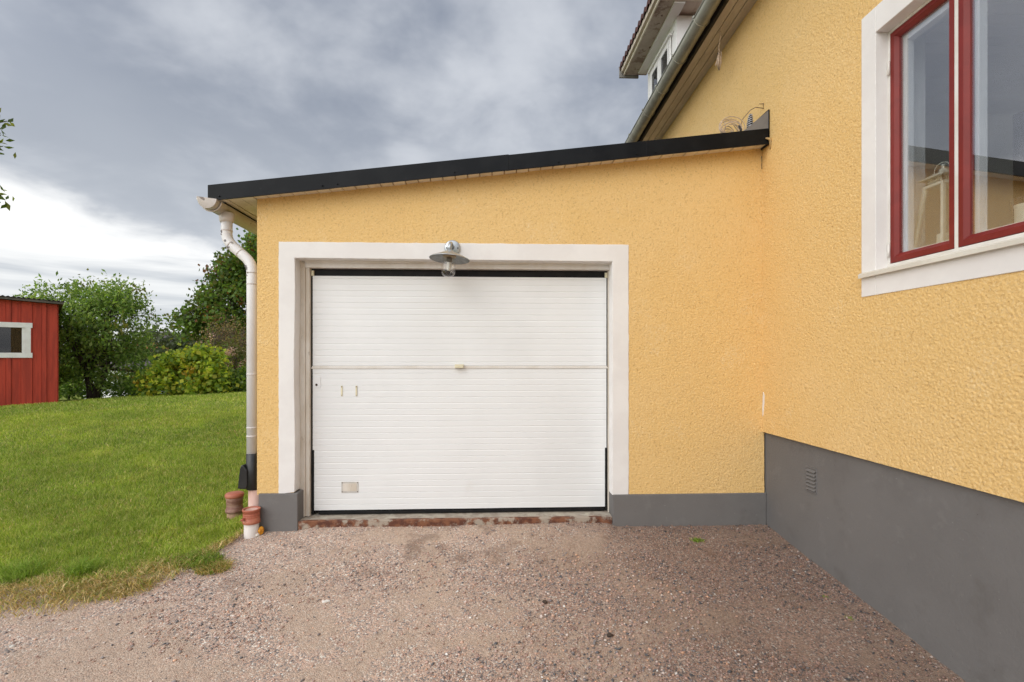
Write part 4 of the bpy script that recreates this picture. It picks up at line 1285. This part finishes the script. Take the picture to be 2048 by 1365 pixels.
def lawn_blades():
    r = np.random.default_rng(21)
    out = []
    for (y0, y1, n, wd, hh) in ((2.75, 4.6, 190000, .0017, .034), (4.6, 6.6, 128000, .0022, .034), (6.6, 9.2, 92000, .0034, .036), (9.2, 13.2, 66000, .0055, .038)):
        xa = -1.06 * y1 - 3.2
        x = r.uniform(xa, -1.95, n); y = r.uniform(y0, y1, n)
        e = -drive_mask(x, y) + .22 * (fbm(x / .3, y / .22, 33, 3) - .5)
        keep = (e > -.10) & (x > -1.06 * y - 3.0) & (r.random(n) < np.where(x > -1.06 * y - .3, 1., .45)) & ~((x < -9.42) & (y > 10.95 + .9 * (x + 9.42)))
        x, y, e = x[keep], y[keep], e[keep]; n = len(x)
        g = GRN[r.integers(0, 5, n)] * r.uniform(.8, 1.15, (n, 1))
        pt = fbm(x / 1.0, y / .8, 35, 4)[:, None]; clump0 = .2 + 1.5 * fbm(x / .16, y / .14, 40, 3)
        g = g * (.72 + .30 * clump0[:, None]) * (.80 + .45 * pt) + np.array((.05, .03, .0)) * smoothstep(.5, .7, pt)
        d = DRY[r.integers(0, 5, n)] * r.uniform(.6, 1.15, (n, 1))
        pd = .95 * (1 - smoothstep(.20, .58, e + .3 * (fbm(x / .25, y / .25, 37, 2) - .5))) + .10 * smoothstep(.5, .7, fbm(x / .5, y / .4, 36, 3))
        isd = r.random(n) < pd
        c = np.where(isd[:, None], d, g)
        clump = .6 + .9 * fbm(x / .11, y / .10, 39, 2)
        h = hh * clump * r.uniform(.5, 1.35, n) * np.where(isd, .75, 1.) * (1 + .7 * (1 - smoothstep(.1, .5, e)) * (r.random(n) < .3))
        # nobody mows up to the wall
        h = h * (1 + 1.6 * (1 - smoothstep(.05, .30, np.abs(x + 1.98))) * (y > 4.1))
        lean = h * np.where(isd, r.uniform(.5, 1.9, n), r.uniform(.15, 1.1, n))
        if len(x):
            zb = gz(x, y) + .016 * (1 - smoothstep(.25, .55, e))
            thin = (r.random(n) < .12 + .50 * smoothstep(-.08, .10, e) + .38 * smoothstep(.25, .5, e))
            out.append(blades(x[thin], y[thin], h[thin], (wd * r.uniform(.7, 1.3, n) * np.where(isd, 1.7, 1.))[thin], lean[thin], c[thin], r, base=zb[thin]))
    V = np.concatenate([o[0] for o in out]); off = np.cumsum([0] + [len(o[0]) for o in out[:-1]])
    Q = np.concatenate([o[1] + k for o, k in zip(out, off)]); T = np.concatenate([o[2] + k for o, k in zip(out, off)])
    C_ = np.concatenate([o[3] for o in out])
    tag(mesh_np('grass', V, [Q, T], 'grass', tint=C_), kind='stuff', label='short mown lawn grass, dry and straw coloured at the gravel edge')


lawn_blades()


def tuft(name, x0, y0, R_, h, n, cols, label, seed, flat=1.0, cat='grass tuft', ell=(1, 1), wd=.0022):
    r = np.random.default_rng(seed)
    rr = R_ * r.random(n) ** .7; a = r.random(n) * 2 * math.pi
    x = x0 + rr * np.cos(a) * ell[0]; y = y0 + rr * np.sin(a) * ell[1]
    hh = h * r.uniform(.35, 1.2, n); lean = hh * r.uniform(.3, 1.6, n) * flat
    c = np.array(cols)[r.integers(0, len(cols), n)] * r.uniform(.8, 1.15, (n, 1))
    V, Q, T, C_ = blades(x, y, hh, wd * r.uniform(.7, 1.3, n), lean, c, r, base=gz(x, y) + .002)
    tag(mesh_np(name, V, [Q, T], 'grass', tint=C_), label, cat, 'grass tufts on the gravel edge')


G1 = [(.18, .29, .035), (.25, .38, .05), (.32, .42, .08)]; G2 = [(0.504, 0.420, 0.154), (0.420, 0.308, 0.112), (0.224, 0.252, 0.042), (0.560, 0.378, 0.140)]
tuft('grass_tuft', -2.84, 3.47, .075, .105, 420, G1, 'thick deep green tuft on the dry strip at the lower left', 41)
tuft('grass_tuft', -3.25, 3.45, .13, .085, 600, G1, 'green tuft on the dry strip touching the left edge of the photo', 42)
tuft('grass_tuft', -2.15, 3.60, .16, .060, 1300, G1 + [(.2, .24, .05)], 'wide green tuft of the lawn edge behind the straw coloured clump', 43, ell=(1.2, .7))
tuft('grass_tuft', -1.97, 3.50, .105, .050, 900, G2 + G1[:1], 'low straw coloured clump alone on the gravel, nearest the garage', 44, flat=1.6, ell=(1.1, .8))
tuft('grass_tuft', -2.52, 3.26, .22, .040, 1500, G2, 'flat dry yellow mat of grass spreading onto the gravel', 45, flat=2.2, ell=(1.4, .55))
tuft('weed', 1.644, 3.80, .045, .020, 160, G1, 'small green weed in the gravel before the right garage plinth', 46, flat=1.6, cat='weed', ell=(1.3, .7))
tuft('weed', 2.14, 2.80, .018, .020, 50, G1, 'tiny green weed beside the house plinth, nearer the camera', 47, flat=1.5, cat='weed')
tuft('weed', 2.14, 3.02, .014, .018, 40, G1, 'tiny green weed beside the house plinth, farther from the camera', 48, flat=1.5, cat='weed')

# ------------------------------------------------------------------ foliage


def leaves(centres, n_each, spread, size, cols, r, droop=.3, aspect=.6, tip=None):
    """diamond leaves scattered about cluster centres"""
    m = len(centres)
    idx = np.repeat(np.arange(m), n_each)
    n = len(idx)
    off = r.normal(0, 1, (n, 3)) * np.asarray(spread)
    P = centres[idx] + off
    d = r.normal(0, 1, (n, 3)); d[:, 2] -= droop; d /= np.linalg.norm(d, axis=1)[:, None]
    up = r.normal(0, 1, (n, 3)); up[:, 2] += .8
    s_ = np.cross(d, up); s_ /= np.linalg.norm(s_, axis=1)[:, None] + 1e-9
    nn = np.cross(s_, d)
    L = (size * r.uniform(.6, 1.25, n))[:, None]
    a = P; b = P + d * L * .5 + s_ * L * aspect * .5 - nn * L * .08; c = P + d * L; e = P + d * L * .5 - s_ * L * aspect * .5 - nn * L * .08
    V = np.stack([a, b, c, e], 1).reshape(-1, 3)
    F = (np.arange(n) * 4)[:, None] + np.array([[0, 1, 2, 3]])
    cl = np.array(cols); ci = r.choice(len(cl), n)
    cluster_tone = r.uniform(.78, 1.2, m)[idx][:, None]
    C_ = cl[ci] * r.uniform(.8, 1.2, (n, 1)) * cluster_tone
    if tip is not None:
        hue = r.random(m)[idx] < tip[0]
        C_ = np.where((hue & (r.random(n) < .7))[:, None], np.array(tip[1]) * r.uniform(.7, 1.2, (n, 1)), C_)
    return V, F, np.repeat(C_, 4, 0)


def crown_pts(r, n, lobes, hollow=.35):
    """points through a union of ellipsoid lobes, thinner inside"""
    w_ = np.array([l[3] * l[4] * l[5] for l in lobes]) ** .67; w_ /= w_.sum()
    k = r.choice(len(lobes), n, p=w_)
    L = np.array(lobes)[k]
    d = r.normal(0, 1, (n, 3)); d /= np.linalg.norm(d, axis=1)[:, None]
    rad = (hollow + (1 - hollow) * r.random(n)) ** .6
    bump_ = 1 + .16 * np.sin(d[:, 0] * 5 + k) * np.cos(d[:, 2] * 6 + k * 2)
    return L[:, :3] + d * (rad * bump_)[:, None] * L[:, 3:6]


def tree(name, base, lobes, nclus, nleaf, spread, size, cols, label, seed, cat='tree', trunk=(.12, 1.0), limbs=14, tip=None, group=None,
         droop=.3, stems=None, bark='bark', aspect=.6, hollow=.35, kids=True, nbr=None):
    r = np.random.default_rng(seed)
    t = empty(name, label=label, cat=cat, group=group)
    C_ = crown_pts(r, nclus, lobes, hollow)
    V, F, T = leaves(C_, nleaf, spread, size, cols, r, droop, aspect, tip)
    mesh_np('crown', V, F, 'leaf', t, tint=T)
    m = MB(); bx, by, bz = base; cen = np.mean([l[:3] for l in lobes], axis=0)
    tr, fork = trunk
    stems = stems or [(0., 0.)]
    forks = []
    for sx_, sy_ in stems:
        fz = bz + fork * r.uniform(.9, 1.1)
        top = (bx + sx_ * 2.2 + (cen[0] - bx) * .3, by + sy_, fz)
        m.tube([(bx + sx_ * .2, by, bz - .15), (bx + sx_ * .8, by + sy_ * .4, bz + fork * .4), top], [tr * 1.25, tr, tr * .8], 9)
        forks.append(top)
    for k in range(limbs):
        e = C_[r.integers(0, len(C_))]; f = forks[k % len(forks)]
        mid = (np.array(f) * .55 + e * .45) + r.normal(0, .12, 3) * np.linalg.norm(e - np.array(f)) * .5; mid[2] += .1 * abs(e[2] - f[2])
        q = tr * r.uniform(.35, .55)
        m.tube([f, tuple(mid), tuple(e)], [tr * .6, q * .7, q * .15], 6, cap=False)
    near = C_[r.permutation(len(C_))[:(nbr or len(C_) // 3)]]
    for e in near:   # twigs
        inw = e + (cen - e) * r.uniform(.25, .5)
        m.tube([tuple(inw), tuple((inw + e) / 2 + r.normal(0, .04, 3)), tuple(e + (e - cen) * .06)], [tr * .12, tr * .08, tr * .03], 4, cap=False)
    m.build('trunk', bark, t)
    return t


DG = [(0.100, 0.175, 0.037), (0.138, 0.223, 0.047), (0.175, 0.270, 0.056), (0.079, 0.136, 0.032)]
MG = [(0.150, 0.246, 0.052), (0.212, 0.328, 0.070), (0.275, 0.385, 0.094), (0.113, 0.187, 0.042), (0.325, 0.398, 0.140)]
YG = [(0.312, 0.390, 0.049), (0.429, 0.488, 0.058), (0.195, 0.293, 0.043), (0.546, 0.527, 0.078), (0.137, 0.215, 0.035)]


def gb(x, y): return (x, y, float(gz(x, y)))


# cherry by the shed
tree('cherry_tree', gb(-10.35, 13.0),
     [(-10.5, 13, 2.15, 1.45, 1.2, 1.15), (-11.1, 13.1, 2.75, .95, .9, .75), (-9.75, 12.9, 2.35, 1.0, .9, 1.1), (-10.1, 13, 3.05, .75, .7, .55),
      (-11.7, 13.3, 2.6, .65, .7, .5), (-9.3, 12.8, 3.05, .35, .4, .5), (-9.5, 13, 1.2, .9, .8, .55), (-11.2, 13, 1.4, .9, .8, .6)],
     430, 34, (.13, .13, .11), .115, MG, 'small cherry tree with loose drooping leaves beside the red shed', 101, trunk=(.085, .75), limbs=18, tip=(.07, (.20, .19, .05)),
     droop=.9, stems=[(-.06, 0), (.16, .05)], aspect=.42)
# maple behind the garage corner
tree('maple_tree', gb(-8.9, 18.0),
     [(-8.6, 18, 3.6, 1.9, 1.8, 1.7), (-8.2, 18, 4.9, 1.35, 1.3, 1.05), (-9.8, 18, 3.0, 1.0, 1.1, 1.0), (-10.6, 18, 2.7, .75, .9, .55), (-9.5, 17.8, 4.3, .55, .8, .7),
      (-7.2, 18, 4.2, 1.6, 1.6, 1.8), (-8.9, 18.2, 5.3, .35, .5, .5), (-8.3, 17.6, 5.7, .35, .5, .45)],
     560, 42, (.19, .19, .15), .135, DG + [(.08, .11, .02), (.15, .15, .03)], 'tall dense maple behind the white downpipe with rusty leaf tips', 102, trunk=(.20, 1.4), limbs=20,
     tip=(.10, (.20, .09, .035)), droop=.5, aspect=.85)
# round shrub and flowering bush in front of them
tree('yellow_green_shrub', gb(-7.75, 12.6), [(-7.75, 12.6, 1.0, .75, .7, .50), (-7.25, 12.7, 1.40, .34, .45, .40), (-8.25, 12.5, .85, .40, .5, .38), (-7.1, 12.5, .85, .5, .6, .38), (-8.55, 12.4, .72, .28, .3, .24), (-7.55, 12.7, 1.52, .16, .2, .24), (-6.95, 12.4, 1.22, .22, .3, .30), (-7.95, 12.5, 1.40, .2, .25, .22)],
     150, 40, (.11, .11, .09), .115, YG, 'rounded yellow-green shrub at the crest of the lawn', 103, cat='shrub', trunk=(.03, .3), limbs=10, aspect=.85, tip=(.08, (.38, .26, .04)))
tree('dark_green_shrub', gb(-6.6, 13.4), [(-6.5, 13.4, .85, .65, .5, .42), (-6.9, 13.4, .80, .4, .4, .35)],
     80, 36, (.11, .11, .09), .10, MG + YG[:1], 'leafy green shrub next to the white downpipe', 104, cat='shrub', trunk=(.03, .3), limbs=8, aspect=.8)


def hydrangea():
    r = np.random.default_rng(77); t = empty('flowering_bush', label='bush with pale pink flower heads beside the downpipe', cat='shrub')
    lob = [(-7.55, 14.2, 1.35, .75, .6, .65), (-7.85, 14.3, 1.6, .5, .5, .5), (-7.0, 14.2, 1.3, .6, .6, .6)]
    C_ = crown_pts(r, 60, lob, .3); V, F, T = leaves(C_, 24, (.12, .12, .10), .09, [(.10, .13, .03), (.14, .15, .05), (.2, .17, .07)], r, .3, .7)
    mesh_np('foliage', V, F, 'leaf', t, tint=T)
    H = crown_pts(r, 62, lob, .85); H = H[(H[:, 2] > 1.15)]; H[:, 1] -= .25
    V, F, T = leaves(H, 26, (.055, .05, .045), .042, [(.72, .45, .38), (.78, .56, .48), (.66, .40, .33)], r, 0, .9)
    mesh_np('flower_head', V, F, 'petal', t, tint=T)
    m = MB()
    for e in C_[:30]: m.tube([(-7.4, 14.2, .4), tuple((np.array((-7.4, 14.2, .5)) + e) / 2 + r.normal(0, .06, 3)), tuple(e)], [.012, .008, .004], 5, cap=False)
    m.build('stem', 'bark', t)


hydrangea()


def bare_bush():
    r = np.random.default_rng(78); t = empty('bare_bush', label='half bare reddish brown bush under the maple', cat='shrub')
    m = MB(); tips = []
    for k in range(70):
        a = r.uniform(-1.2, 1.2); tp = np.array((-8.35 + 1.0 * math.sin(a) * r.uniform(.4, 1.1), 15.5 + r.uniform(-.6, .6), 1.3 + 1.25 * math.cos(a) * r.uniform(.6, 1.0)))
        b0 = np.array((-8.35 + r.uniform(-.2, .2), 15.5, .3)); mid = (b0 + tp) / 2 + r.normal(0, .12, 3)
        m.tube([tuple(b0), tuple(mid), tuple(tp)], [.016, .010, .004], 4, cap=False)
        for q in range(3):
            e = tp + r.normal(0, .16, 3); m.tube([tuple(mid * .4 + tp * .6), tuple(e)], [.006, .003], 4, cap=False); tips.append(e)
    m.build('branches', 'twig_bark', t)
    V, F, T = leaves(np.array(tips), 9, (.10, .10, .10), .06, [(.32, .20, .11), (.34, .25, .15), (.22, .22, .08)], r, .2, .6)
    mesh_np('foliage', V, F, 'leaf', t, tint=T)


bare_bush()
# dark undergrowth behind the lawn crest and the farther trees
for i, (x, y, w_, h_, lab) in enumerate(((-9.6, 14.4, 1.3, 1.15, 'low dark hedge plant right of the cherry trunk'), (-10.95, 15.2, .55, .8, 'small bush half hidden behind the cherry trunk'), (-8.6, 16.3, .9, 1.5, 'shadowy green bush between the cherry and the yellow-green shrub'),
                                         (-12.2, 14.5, 1.3, 1.1, 'low green bush behind the red shed corner'))):
    z0 = float(gz(x, y))
    tree('green_bush', (x, y, z0), [(x, y, z0 + h_ * .5, w_, .6, h_ * .55), (x + .4, y, z0 + h_ * .6, w_ * .6, .5, h_ * .45)], 90, 34, (.13, .13, .10), .09, DG + MG[:2], lab, 110 + i,
         cat='bush', trunk=(.03, .25), limbs=6)
far = [(-19.6, 30, 4.3, 2.3, 'bushy grey-green tree far behind, right of the cherry'), (-17.0, 30, 3.6, 2.2, 'low grey-green tree far behind the yellow-green shrub'),
       (-15.0, 34, 4.4, 2.6, 'far tree peeping out left of the maple'), (-28.0, 34, 4.0, 3.2, 'far tree behind the cherry crown'), (-36., 36, 4.2, 3.6, 'far tree behind the red shed'),
       (-12.0, 40, 4.5, 3.4, 'far tree hidden low behind the maple')]
for i, (x, y, h_, w_, lab) in enumerate(far):
    z0 = float(gz(x, y))
    tree('distant_tree', (x, y, z0), [(x, y, z0 + h_ * .55, w_, w_ * .8, h_ * .5), (x + w_ * .5, y, z0 + h_ * .5, w_ * .6, w_ * .6, h_ * .4), (x - w_ * .4, y, z0 + h_ * .72, w_ * .5, w_ * .5, h_ * .3)],
         160, 30, (.34, .34, .26), .24, [(.085, .105, .055), (.10, .12, .06), (.07, .09, .045)], lab, 130 + i, trunk=(.18, h_ * .25), limbs=8, group='trees far behind the lawn')


# thick belt of woods closing the horizon
def woods():
    r = np.random.default_rng(5); n = 900
    a = r.uniform(-1.6, .2, n); R_ = r.uniform(75, 110, n)
    C_ = np.stack([R_ * np.sin(a), R_ * np.cos(a), -1 + r.random(n) ** .8 * (4.2 + 1.6 * np.sin(a * 9))], 1)
    V, F, T = leaves(C_, 26, (1.1, 1.1, .9), .75, [(.09, .115, .065), (.075, .10, .06), (.11, .12, .08)], r, .1, .8)
    tag(mesh_np('distant_woods', V, F, 'leaf', tint=T), kind='stuff', label='far belt of woods along the horizon')


woods()


# boughs of a tree standing just left of the picture
def edge_tree():
    r = np.random.default_rng(9); t = empty('ash_tree', label='young tree whose leafy twigs reach in at the left edge', cat='tree')
    bx, by = -7.4, 5.4; bz = float(gz(bx, by)); m = MB()
    m.tube([(bx, by, bz - .1), (bx + .05, by, 2.0), (bx - .05, by + .05, 3.6), (bx, by, 5.2)], [.11, .085, .06, .02], 10)
    ends = [((-4.80, 5.0, 3.80), 3), ((-4.86, 5.0, 3.66), 3), ((-4.84, 5.0, 3.55), 2), ((-4.94, 5.0, 3.37), 2), ((-4.84, 5.0, 3.07), 3), ((-4.98, 5.0, 2.92), 1)]
    tips = []
    for (e, k) in ends:
        e = np.array(e); b0 = np.array((bx, by, e[2] - .9 + r.uniform(-.2, .2))); mid = (b0 + e) / 2 + np.array((0, 0, .22))
        m.tube([tuple(b0), tuple(mid), tuple(e)], [.026, .014, .004], 6, cap=False)
        dv = (e - mid) / np.linalg.norm(e - mid)
        for q in range(6): tips.append(e - dv * q * .085)
    for k in range(110):
        a = r.random() * 6.28; rad = r.uniform(.5, 1.5); z = r.uniform(2.4, 5.6)
        e = np.array((bx - .45 + rad * math.cos(a) * .9, by + rad * math.sin(a), z))
        if e[0] > -5.6: continue
        b0 = np.array((bx, by, z - .6)); m.tube([tuple(b0), tuple((b0 + e) / 2 + np.array((0, 0, .12))), tuple(e)], [.018, .010, .003], 5, cap=False)
        for q in range(9): tips.append(e + (b0 - e) * q * .08)
    m.build('trunk', 'bark', t)
    V, F, T = leaves(np.array(tips), 7, (.035, .05, .035), .085, [(.10, .15, .03), (.15, .19, .04), (.20, .22, .05), (.07, .11, .02)], r, .8, .42)
    mesh_np('crown', V, F, 'leaf', t, tint=T)


edge_tree()

# ------------------------------------------------------------------ red shed
shed = empty('shed', loc=(-9.50, 11.0, 0), label='small red timber shed with white framed window and flat roof', cat='shed')
shed.rotation_euler[2] = math.radians(42)
SY, SX1, SX0 = 0.0, 0.0, -3.6
gzs = float(gz(-10.3, 11.0)) - .15


def shtop(X): return 2.655 + (SX1 - X) * .045
b = MB(); WX0, WX1, WZa, WZb = -1.45, -.485, 1.545, 2.115
b.hexa([(SX0, SY + .03, gzs), (SX1, SY + .03, gzs), (SX1, 3., gzs), (SX0, 3., gzs), (SX0, SY + .03, shtop(SX0) - .02), (SX1, SY + .03, shtop(SX1) - .02), (SX1, 3., shtop(SX1) - .02), (SX0, 3., shtop(SX0) - .02)])
b.build('shed_core', 'dark_gap', shed)
b = MB(); x = SX1; k = 0
while x > SX0:
    wd = (.145, .075)[k % 2] if k % 3 else .17
    pr = .016 if k % 2 else .0
    xa, xb = x - wd + .004, x
    segs = [(gzs, shtop(x) - .025)]
    if xb > WX0 and xa < WX1: segs = [(gzs, WZa), (WZb, shtop(x) - .025)]
    if len(segs) == 2 and xb > WX1: b.box(WX1 + .001, SY - pr, gzs, xb, SY + .0295, shtop(x) - .025); xb = WX1
    for za, zb_ in segs: b.box(xa, SY - pr, za + random.uniform(0, .01), xb, SY + .0295, zb_)
    x -= wd; k += 1
yy = SY + .03
while yy < 3: b.box(SX1 + .0005, yy, gzs, SX1 + .02, yy + .14, shtop(SX1) - .03); yy += .146
b.build('shed_wall', 'barn_board', shed)
b = MB(); b.hexa([(SX0 - .2, SY - .12, shtop(SX0 - .2) - .02), (SX1 + .10, SY - .12, shtop(SX1 + .1) - .02), (SX1 + .10, 3.2, shtop(SX1 + .1) - .02), (SX0 - .2, 3.2, shtop(SX0 - .2) - .02),
                 (SX0 - .2, SY - .12, shtop(SX0 - .2) + .03), (SX1 + .10, SY - .12, shtop(SX1 + .1) + .03), (SX1 + .10, 3.2, shtop(SX1 + .1) + .03), (SX0 - .2, 3.2, shtop(SX0 - .2) + .03)])
rf = b.build('roof', 'shed_roof', shed)
b = MB(); x = SX1 + .11; V = []; F = []
xx = np.arange(SX0 - .2, SX1 + .12, .019)
for X_ in xx:
    z = shtop(X_) + .045 + .011 * math.sin(X_ * 2 * math.pi / .076); V += [(X_, SY - .15, z), (X_, 3.25, z), (X_, SY - .15, z - .006)]
for i in range(len(xx) - 1): a = i * 3; F += [(a, a + 3, a + 4, a + 1), (a + 2, a + 5, a + 3, a)]
b.add(V, F); b.build('corrugated_sheet', 'shed_roof', rf)
sw = empty('shed_window'); sw.parent = shed
b = MB(); o_ = .10
b.box(WX0 - .1, SY - .032, WZb - .02, WX1 + .10, SY - .0165, WZb + .085); b.box(WX0 - .1, SY - .034, WZa - .085, WX1 + .10, SY - .0165, WZa + .02)
b.box(WX1 - .01, SY - .031, WZa + .0205, WX1 + .075, SY - .0165, WZb - .0205)
b.box(WX1 - .06, SY - .016, WZa + .0205, WX1 - .0105, SY + .03, WZb - .0205)
b.build('frame', 'shed_trim', sw, .003)
b = MB(); b.box(WX0, SY - .004, WZa, WX1 - .02, SY - .001, WZb); b.build('pane', 'dark_pane', sw)
b = MB(); b.box(WX0, SY + .012, WZa, WX1 - .02, SY + .028, WZb); b.build('curtain', 'room_dark', sw)

# ------------------------------------------------------------------ houses beyond the garden
h1 = empty('distant_house', label='ochre house with white gable boards glimpsed right of the cherry', cat='house')
x0, y0 = -26.6, 35.; z0 = -1.2
b = MB(); b.prism([(x0, z0), (x0 + 5.0, z0), (x0 + 5.0, 1.7), (x0 + 2.5, 3.0), (x0, 1.7)], 'y', y0, y0 + 7); b.build('wall', 'far_wall_ochre', h1)
b = MB()
for s_ in (-1, 1):
    b.prism([(x0 + 2.5, 3.05), (x0 + 2.5, 3.25), (x0 + 2.5 + s_ * 3.0, 1.65), (x0 + 2.5 + s_ * 3.0, 1.45)], 'y', y0 - .3, y0 - .2)
b.build('barge_board', 'far_white', h1)
b = MB()
for s_ in (-1, 1):
    b.prism([(x0 + 2.5, 3.26), (x0 + 2.5, 3.36), (x0 + 2.5 + s_ * 3.1, 1.70), (x0 + 2.5 + s_ * 3.1, 1.60)], 'y', y0 - .35, y0 + 7.3)
b.build('roof', 'far_roof', h1)
for k in range(2):
    b = MB(); b.box(x0 + 1.0 + k * 2.1, y0 - .05, .2, x0 + 1.9 + k * 2.1, y0 - .01, 1.3); b.build('window', 'far_white', h1)
h2 = empty('distant_house', label='dark hipped roof of a far house above the bushes left of the maple', cat='house')
x0, y0 = -27.5, 42.
b = MB(); b.box(x0, y0, -1.2, x0 + 7.5, y0 + 7, 2.0); b.build('wall', 'far_white', h2)
b = MB(); b.add([(x0 - .5, y0 - .5, 2.0), (x0 + 8, y0 - .5, 2.0), (x0 + 8, y0 + 7.5, 2.0), (x0 - .5, y0 + 7.5, 2.0), (x0 + 3., y0 + 3.5, 4.1), (x0 + 4.6, y0 + 3.5, 4.1)],
                [(0, 1, 5, 4), (1, 2, 5), (2, 3, 4, 5), (3, 0, 4), (3, 2, 1, 0)]); b.build('roof', 'far_roof', h2)
h3 = empty('distant_outbuilding', label='white outbuilding glimpsed through the gap beside the cherry trunk', cat='outbuilding')
b = MB(); b.box(-17.9, 22., -.6, -15.9, 25., .95); b.build('wall', 'far_white', h3)
b = MB(); b.prism([(-18.1, .96), (-15.7, .96), (-16.9, 1.30)], 'y', 21.8, 25.2); b.build('roof', 'far_roof', h3)
